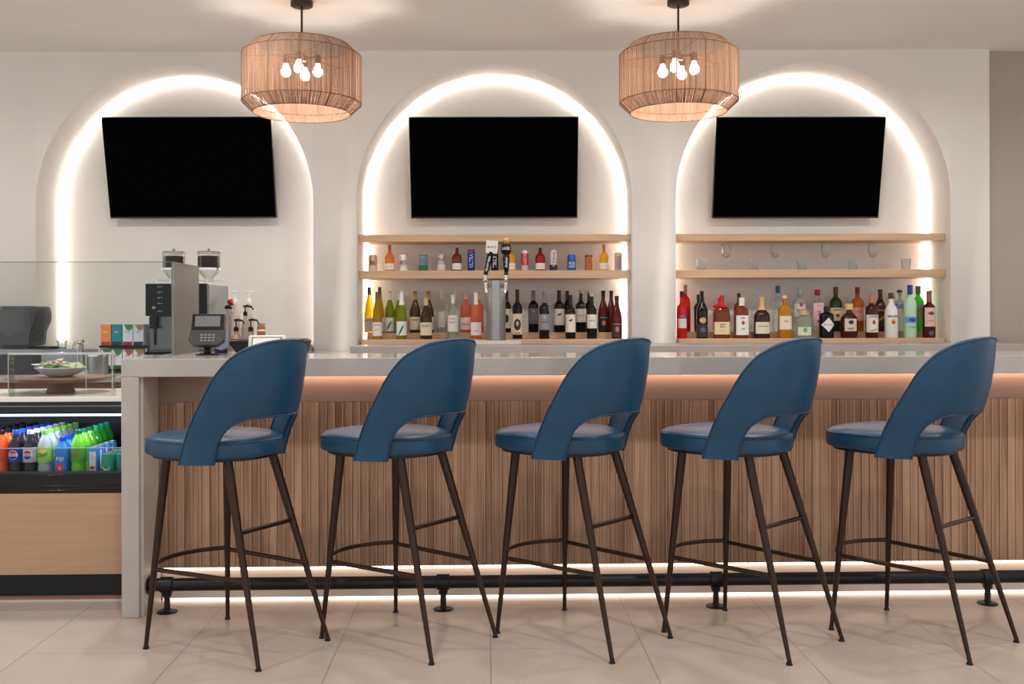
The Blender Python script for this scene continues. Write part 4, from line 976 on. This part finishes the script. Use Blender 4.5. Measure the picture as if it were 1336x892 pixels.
proto = {
 'orange': soda('orange soda bottle', PCOL((226, 84, 36)), PCOL((22, 22, 24)), GB, (PCOL((206, 60, 34)), .09, .15)),
 'pepsi': soda('blue capped cola bottle', PCOL((34, 30, 40)), PCOL((36, 78, 190)), GB, (PCOL((30, 54, 150)), .085, .150), extra=pepsi(0, 0)),
 'diet': soda('silver capped cola bottle', PCOL((34, 34, 44)), PCOL((190, 196, 214)), GB, (PCOL((176, 182, 190)), .085, .150), extra=pepsi(0, 0)),
 'lime': soda('lemon lime soda bottle', cl, PCOL((120, 190, 80)), GB, (PCOL((150, 206, 90)), .085, .150), extra=[(text_mesh('STARRY', w=.044, h=.017).xf(lambda p: (p[0], 0, p[2]+.118+.12*p[0])), PCOL((40, 60, 50))), (disc(.012, .012, .135, dx=.004), PCOL((236, 216, 70)))]),
 'water': soda('blue water bottle', PCOL((36, 110, 190)), PCOL((30, 60, 180)), GB, None, True, extra=[(text_mesh('FIJI', w=.036, h=.022).xf(lambda p: (p[0], 0, p[2]+.098)), PCOL((226, 232, 240))), (disc(.022, .025, .055), PCOL((206, 50, 90))), (disc(.008, .009, .058), PCOL((240, 150, 160)))]),
 'dew': soda('bright green soda bottle', PCOL((104, 186, 50)), PCOL((20, 100, 70)), GB, (PCOL((70, 160, 50)), .085, .150), extra=[(text_mesh('MTN DEW', w=.044, h=.017).xf(lambda p: (p[0], 0, p[2]+.118+.15*p[0])), PCOL((196, 50, 50)))]),
 'teal': soda('teal capped green bottle', PCOL((60, 170, 60)), PCOL((40, 176, 140)), GB, (PCOL((40, 140, 60)), .085, .150)),
}
ORD = ('front', 'second', 'third', 'fourth', 'fifth', 'hindmost')
first = {}
def row(kind, px, n, lab, dpos=.066, y0=.075, kinds=None, dx=0):
    lx = BX(px, fy+y0)
    for k in range(n):
        kk = (kinds or {}).get(k, kind)
        ly = fy+y0+k*dpos
        loc = BW(lx+k*dx, ly, fz)
        lb = '%s, %s of its row %s' % (proto[kk]['label'], ORD[k], lab)
        if kk not in first: o = proto[kk]; first[kk] = 1; o.location = loc; o.rotation_euler[2] = TH; ORIG[kk] = lb; o['_l'] = lb
        else: o = dup(proto[kk], loc, TH, lb)
        LB.append((o, lb))
ORIG = {}; LB = []
row('orange', -17, 6, 'at the fridge left edge')
row('orange', 1.5, 6, 'left of the blue capped cola')
row('pepsi', 20.5, 6, 'beside the orange sodas')
row('diet', 39.5, 6, 'between blue cola and lime soda')
row('lime', 58.5, 6, 'between diet cola and water')
row('water', 81.5, 6, 'left of the bright green sodas')
row('dew', 102, 6, 'right of the blue water', kinds={3: 'teal', 4: 'teal', 5: 'teal'})
for o, lb in LB:
    o['label'] = lb
    if '_l' in o.keys(): del o['_l']
def fcan(px, y0, n,  rgb, lb, top, prt, w=.031):
    for k in range(n):
        lx = BX(px, fy+.07)
        r = thing('soda_can', '%s, %s of its row' % (lb, ORD[k]), 'can', BW(lx, fy+.07+k*.068, fz), TH, 'cans in the drinks fridge')
        h = .150 if w < .03 else .122
        obj('can_body', MB().lathe([(0, .002), (w*.8, 0), (w, .008), (w, h-.012), (w*.84, h-.002), (0, h-.002)], n=24), PCOL(rgb), r)
        obj('can_lid', MB().lathe([(w*.72, h-.003), (w*.84, h-.003), (w*.84, h+.001), (w*.78, h+.001), (w*.76, h-.002)], n=24), cmat((214, 216, 220), .25, .8), r)
        if prt == 'smile':
            mb = MB().tube([(.015*cos(a), 0, .065+.015*sin(a)) for a in [pi+pi*i/10 for i in range(11)]], .0014, 5)
            obj('can_print', mb.xf(lambda p: (p[0], p[1]-w-.001, p[2])), PCOL((220, 240, 236)), r)
        elif prt == 'bands':
            obj('can_print', label_shell(w, .045, .13, half=35, eps=.0006), PCOL((206, 210, 220)), r, fix=False)
            obj('can_bull', wrap(disc(.012, .008, .06), w, 0, eps=.0018), PCOL((190, 36, 60)), r, smooth=False, fix=False)
fcan(122.5, 0, 4, (60, 120, 190), 'slim blue and silver can right of the green sodas', 0, 'bands', .024)
fcan(160.5, 0, 3, (24, 110, 110), 'dark green can at the fridge right edge', 0, None)
fcan(141.5, 0, 3, (20, 130, 100), 'teal green can next to the slim cans', 0, 'smile')

# ------------------------------------------------------------------ salad stand
sx = BX(79, .52)
st = bthing('pedestal_stand', 'dark wooden pedestal stand carrying the salad bowl', 'stand', sx, .52, CT+.0005)
zb_ = .072
obj('board', MB().lathe([(0, zb_-.020), (.20, zb_-.020), (.236, zb_-.006), (.236, zb_), (0, zb_)], n=8, a0=pi/8, a1=2*pi+pi/8-1e-9), OAKD, st, bevel=.002)
obj('pedestal', MB().lathe([(.06, 0), (.062, .004), (.050, zb_-.021)], n=40).lathe([(0, 0), (.06, 0)], n=40), OAKD, st)
r = bthing('salad_bowl', 'pale blue-grey bowl of salad leaves on the wooden pedestal', 'bowl', sx, .52, CT+zb_+.0012)
obj('bowl_body', MB().lathe([(0, .001), (.045, 0), (.05, .002), (.082, .016), (.112, .042), (.110, .044), (.078, .020), (.04, .010), (0, .009)], n=48), mat('bowl_glaze', (222, 226, 240), .25), r)
gr = [mat('leaf_green', (96, 140, 60), .5), mat('leaf_pale', (196, 206, 150), .5), mat('chicken_cream', (216, 196, 176), .55)]
rnd = random.Random(5)
for kind, nn, m in (('green_leaves', 26, gr[0]), ('pale_leaves', 22, gr[1]), ('sliced_topping', 14, gr[2])):
    mb = MB()
    for k in range(nn):
        a = rnd.uniform(0, 2*pi); d = rnd.uniform(0, .075); x, y = d*cos(a)+(.02 if kind == 'pale_leaves' else -.005), d*sin(a)
        s = rnd.uniform(.010, .020); th = rnd.uniform(0, pi); tl = rnd.uniform(-.6, .6); z = .044+rnd.uniform(0, .030)*(1-d/.09)+(.012 if kind == 'sliced_topping' else 0)
        pts = []
        for q in range(9):
            b = 2*pi*q/8; px_, py_ = s*(1.5*cos(b)), s*.7*sin(b)
            pts.append((x+px_*cos(th)-py_*sin(th), y+px_*sin(th)+py_*cos(th), z+px_*tl*.5+.006*sin(b*2)))
        pts = pts[:8]
        mb.add(pts+[(p[0], p[1], p[2]-.004) for p in pts]+[(x, y, z+.006)], [(q, (q+1) % 8, 16) for q in range(8)]+[(q, q+8, (q+1) % 8+8, (q+1) % 8) for q in range(8)]+[tuple(range(15, 7, -1))])
    o = obj(kind, mb, m, r); o['kind'] = 'stuff'
r2 = bthing('small_plate', 'small white dish tucked beside the salad bowl leaves', 'plate', sx-.075, .50, CT+zb_+.050)
obj('plate_body', MB().lathe([(0, 0), (.03, 0), (.046, .008), (.045, .010), (.028, .003), (0, .003)], n=36), WHITE, r2)

# ------------------------------------------------------------------ far left wall things
Yd = 6.76
xr = (47-668)*Yd/F; zt_ = W(20, 399, Yd)[2]; zb_ = 1.046
d = thing('towel_dispenser', 'smoky grey paper towel dispenser on the wall at the far left', 'dispenser', (xr, Yd, zb_))
hh = zt_-zb_
SMOKE = pane_glass('smoky_cover', (206, 208, 209), .5, body=.06)
cvr = [(-.34, 0), (-.045, 0), (-.035, .10), (-.004, hh*.62), (0, hh*.8), (-.008, hh-.012), (-.02, hh), (-.33, hh), (-.34, hh-.01)]
obj('back_plate', MB().prism([(a*.98-.003, b*.98+.002) for a, b in cvr], .20, .238), mat('dispenser_grey', (96, 98, 98), .4), d)
obj('cover', MB().prism(cvr, -.0, .199), SMOKE, d, bevel=.006)
obj('paper_roll', MB().lathe([(0, -.09), (.085, -.09), (.085, .09), (0, .09)], n=32).xf(lambda p: (p[0]-.20, p[1]+.1, p[2]+hh*.58)), mat('roll_grey', (120, 118, 114), .8), d)
obj('roll_holder', MB().tube([(-.2, .1, hh*.30), (-.06, .1, hh*.30)], .008, 8).box(-.115, -.095, .08, .12, .05, hh-.03).box(-.34, -.1, .02, .19, .02, .09), mat('holder_dark', (66, 68, 70), .4), d)
# faucet
X = (105.5-668)*6.82/F
r = thing('faucet', 'short chrome faucet above the prep sink at the left', 'faucet', (X, 6.82, .8806))
obj('spout', MB().tube([(0, .02, 0), (0, .02, .165), (-.006, .0, .19), (-.016, -.05, .185), (-.02, -.07, .15)], [.02, .015, .015, .011, .010], 14), CHROME, r)
obj('faucet_lever', MB().tube([(.0, .02, .186), (.004, .02, .205)], .014, 12).tube([(-.018, .0, .05), (-.018, .0, .165)], .006, 8), CHROME, r)
X = (79.5-668)*6.93/F
o = obj('glass_jar', MB().lathe([(0, 0), (.028, 0), (.030, .004), (.030, .042), (.036, .046), (.036, .056), (.032, .056), (.026, .044), (.026, .006), (0, .005)], n=24), CLEAR, angle=50, loc=(X, 6.945, 1.0226)); tag(o, 'little clear glass jar on the steel ledge under the glowing arch edge', 'jar')
X = (36-668)*6.7/F
o = obj('rubber_mat', MB().box(-.08, .075, -.08, .05, 0, .018).tube([(.07, 0, .012), (.11, -.01, .006), (.16, -.02, .004)], .004, 6), BLACK, loc=(X+.02, 6.90, 1.0228), bevel=.003); tag(o, 'flat black pad with a cord below the towel dispenser', 'pad')
X = (128-668)*6.12/F
r = thing('steel_container', 'round brushed steel container on the prep counter left of the tea boxes', 'container', (X, 6.12, .8806))
obj('container_body', MB().lathe([(0, 0), (.052, 0), (.058, .02), (.060, .122), (.057, .122), (.054, .02), (0, .006)], n=40), STEEL, r)
obj('container_rim', MB().lathe([(.0605, .118), (.064, .119), (.064, .128), (.0605, .128)], n=40), CHROME, r)
X = (17-668)*6.2/F
o = obj('dark_caddy', MB().box(-.12, .10, -.06, .06, 0, .125).box(-.11, .09, -.062, -.06, .02, .10), mat('caddy_dark', (58, 60, 62), .4), loc=(X, 6.3, .8806), bevel=.004); tag(o, 'dark square caddy on the prep counter, leftmost', 'caddy')

# tea display
Yr = 6.42
xl = (138-668)*Yr/F-.02; xr = (197-668)*Yr/F; zb_ = .8806; zt_ = W(165, 421.5, Yr)[2]
r = thing('tea_rack', 'white wire rack holding two rows of tea boxes left of the coffee machines', 'rack', (xl, Yr, zb_))
hh = zt_-zb_
obj('rack_frame', MB().box(-.004, .30, .07, .076, 0, hh).box(-.008, -.004, -.04, .076, 0, .02).tube([(-.006, -.045, .02), (-.006, -.045, .16), (-.006, .07, .16)], .003, 6).tube([(.296, -.045, .02), (.296, -.045, .16)], .003, 6), WHITE, r)
obj('rack_shelf', MB().box(-.004, .296, -.04, .069, .163, .167).box(-.004, .296, -.04, .069, .012, .016).box(-.004, .296, -.046, -.041, .163, .178).box(-.004, .296, -.046, -.041, .012, .028), BLACK, r)
cols = [((226, 142, 72), (170, 70, 44), 'orange tea box at the left of the upper row', 0), ((22, 130, 144), (16, 60, 72), 'teal tea box, second in the upper row', 0), ((214, 218, 228), (160, 34, 54), 'white and green tea box, third in the upper row', 1), ((214, 216, 226), (46, 48, 84), 'white and brown tea box at the right of the upper row', 2)]
for rr in range(2):
    for k in range(4):
        c, c2, lb, leaf = cols[k]
        if rr == 1:
            c = (222, 222, 226); leaf = (1, 1, 3, 2)[k]; c2 = (60, 96, 60)
            lb = ('white tea box with green leaves at the left of the lower row', 'white tea box with green leaves, second in the lower row', 'white tea box with red berries, third in the lower row', 'white tea box with pale print at the right of the lower row')[k]
        bx = xl+.002+k*.070; z = zb_+(.1675 if rr == 0 else .0165)
        b = thing('tea_box', lb, 'box', (bx, Yr-.036, z), group='tea boxes in the rack')
        bh = .145 if rr == 0 else .138
        obj('carton', MB().box(0, .064, 0, .10, 0, bh), cmat(c, .5), b, bevel=.001)
        obj('flavour_band', MB().box(.003, .061, -.0012, -.0002, .004, .034), cmat(c2, .5), b)
        obj('lettering', text_mesh('TEA', w=.034, h=.009).xf(lambda p: (p[0]+.030, -.0016, p[2]+.095)), cmat((240, 236, 228) if (rr == 0 and k < 2) else (120, 130, 150)), b, smooth=False, fix=False)
        if leaf:
            mb = MB().add([(.008, -.0014, bh-.001), (.064, -.0014, bh-.001), (.062, -.0014, bh-.028), (.044, -.0014, bh-.042), (.028, -.0014, bh-.036), (.018, -.0014, bh-.016)], [(0, 1, 2, 3, 4, 5)])
            obj('leaf_print', mb, cmat([(70, 130, 70), (150, 130, 80), (170, 90, 84)][leaf-1]), b, smooth=False, fix=False)
#ENDPART2
# ------------------------------------------------------------------ lights
def ceiling_light(x, y, e, label, spot=125, size=.05):
    r = thing('ceiling_light', label, 'light', (x, y, CZ), group='recessed ceiling lights')
    obj('light_trim', MB().lathe([(.045, -.004), (.065, -.004), (.068, -.001), (.045, -.001)], n=28), WHITE, r)
    obj('light_lens', MB().lathe([(0, -.0015), (.044, -.0015), (.044, -.0005), (0, -.0005)], n=28), mat('downlight_lens', (255, 240, 225), .5, emit=((255, 236, 214), 6)), r)
    l = bpy.data.lights.new('downlight', 'SPOT'); l.energy = e; l.color = (1, .985, .97); l.spot_size = radians(spot); l.spot_blend = .6; l.shadow_soft_size = size
    lo = bpy.data.objects.new('downlight', l); COL.objects.link(lo); lo.location = (x, y, CZ-.03)
for x, lb in ((-2.6, 'recessed ceiling light, far left of the row over the stools'), (-.9, 'recessed ceiling light, inner left of the row over the stools'), (.9, 'recessed ceiling light, inner right of the row over the stools'), (2.6, 'recessed ceiling light, far right of the row over the stools')):
    ceiling_light(x, 2.7, 62, lb)
for x, lb in ((-2.0, 'recessed ceiling light, left of the row above the viewer'), (0, 'recessed ceiling light, centre of the row above the viewer'), (2.0, 'recessed ceiling light, right of the row above the viewer')):
    ceiling_light(x, .6, 40, lb, size=.08)
for x, lb in ((-3.3, 'added wall-wash light over the aisle, leftmost'), (-1.65, 'added wall-wash light over the aisle before the left arch'), (.1, 'added wall-wash light over the aisle between the pendant lamps'), (1.65, 'added wall-wash light over the aisle before the right arch'), (3.3, 'added wall-wash light over the aisle, rightmost')):
    ceiling_light(x, 5.0, 66, lb, spot=172, size=.07)  # aisle row added out of view to light the back wall evenly

wd = bpy.data.worlds.new('world'); SC.world = wd; wd.use_nodes = True
bg = wd.node_tree.nodes['Background']; bg.inputs[0].default_value = (.96, .98, 1, 1); bg.inputs[1].default_value = 1.0

SC.view_settings.view_transform = 'Standard'; SC.view_settings.look = 'None'
SC.view_settings.exposure = 0; SC.view_settings.gamma = 1; SC.view_settings.use_curve_mapping = False
SC.cycles.max_bounces = 10; SC.cycles.transparent_max_bounces = 24
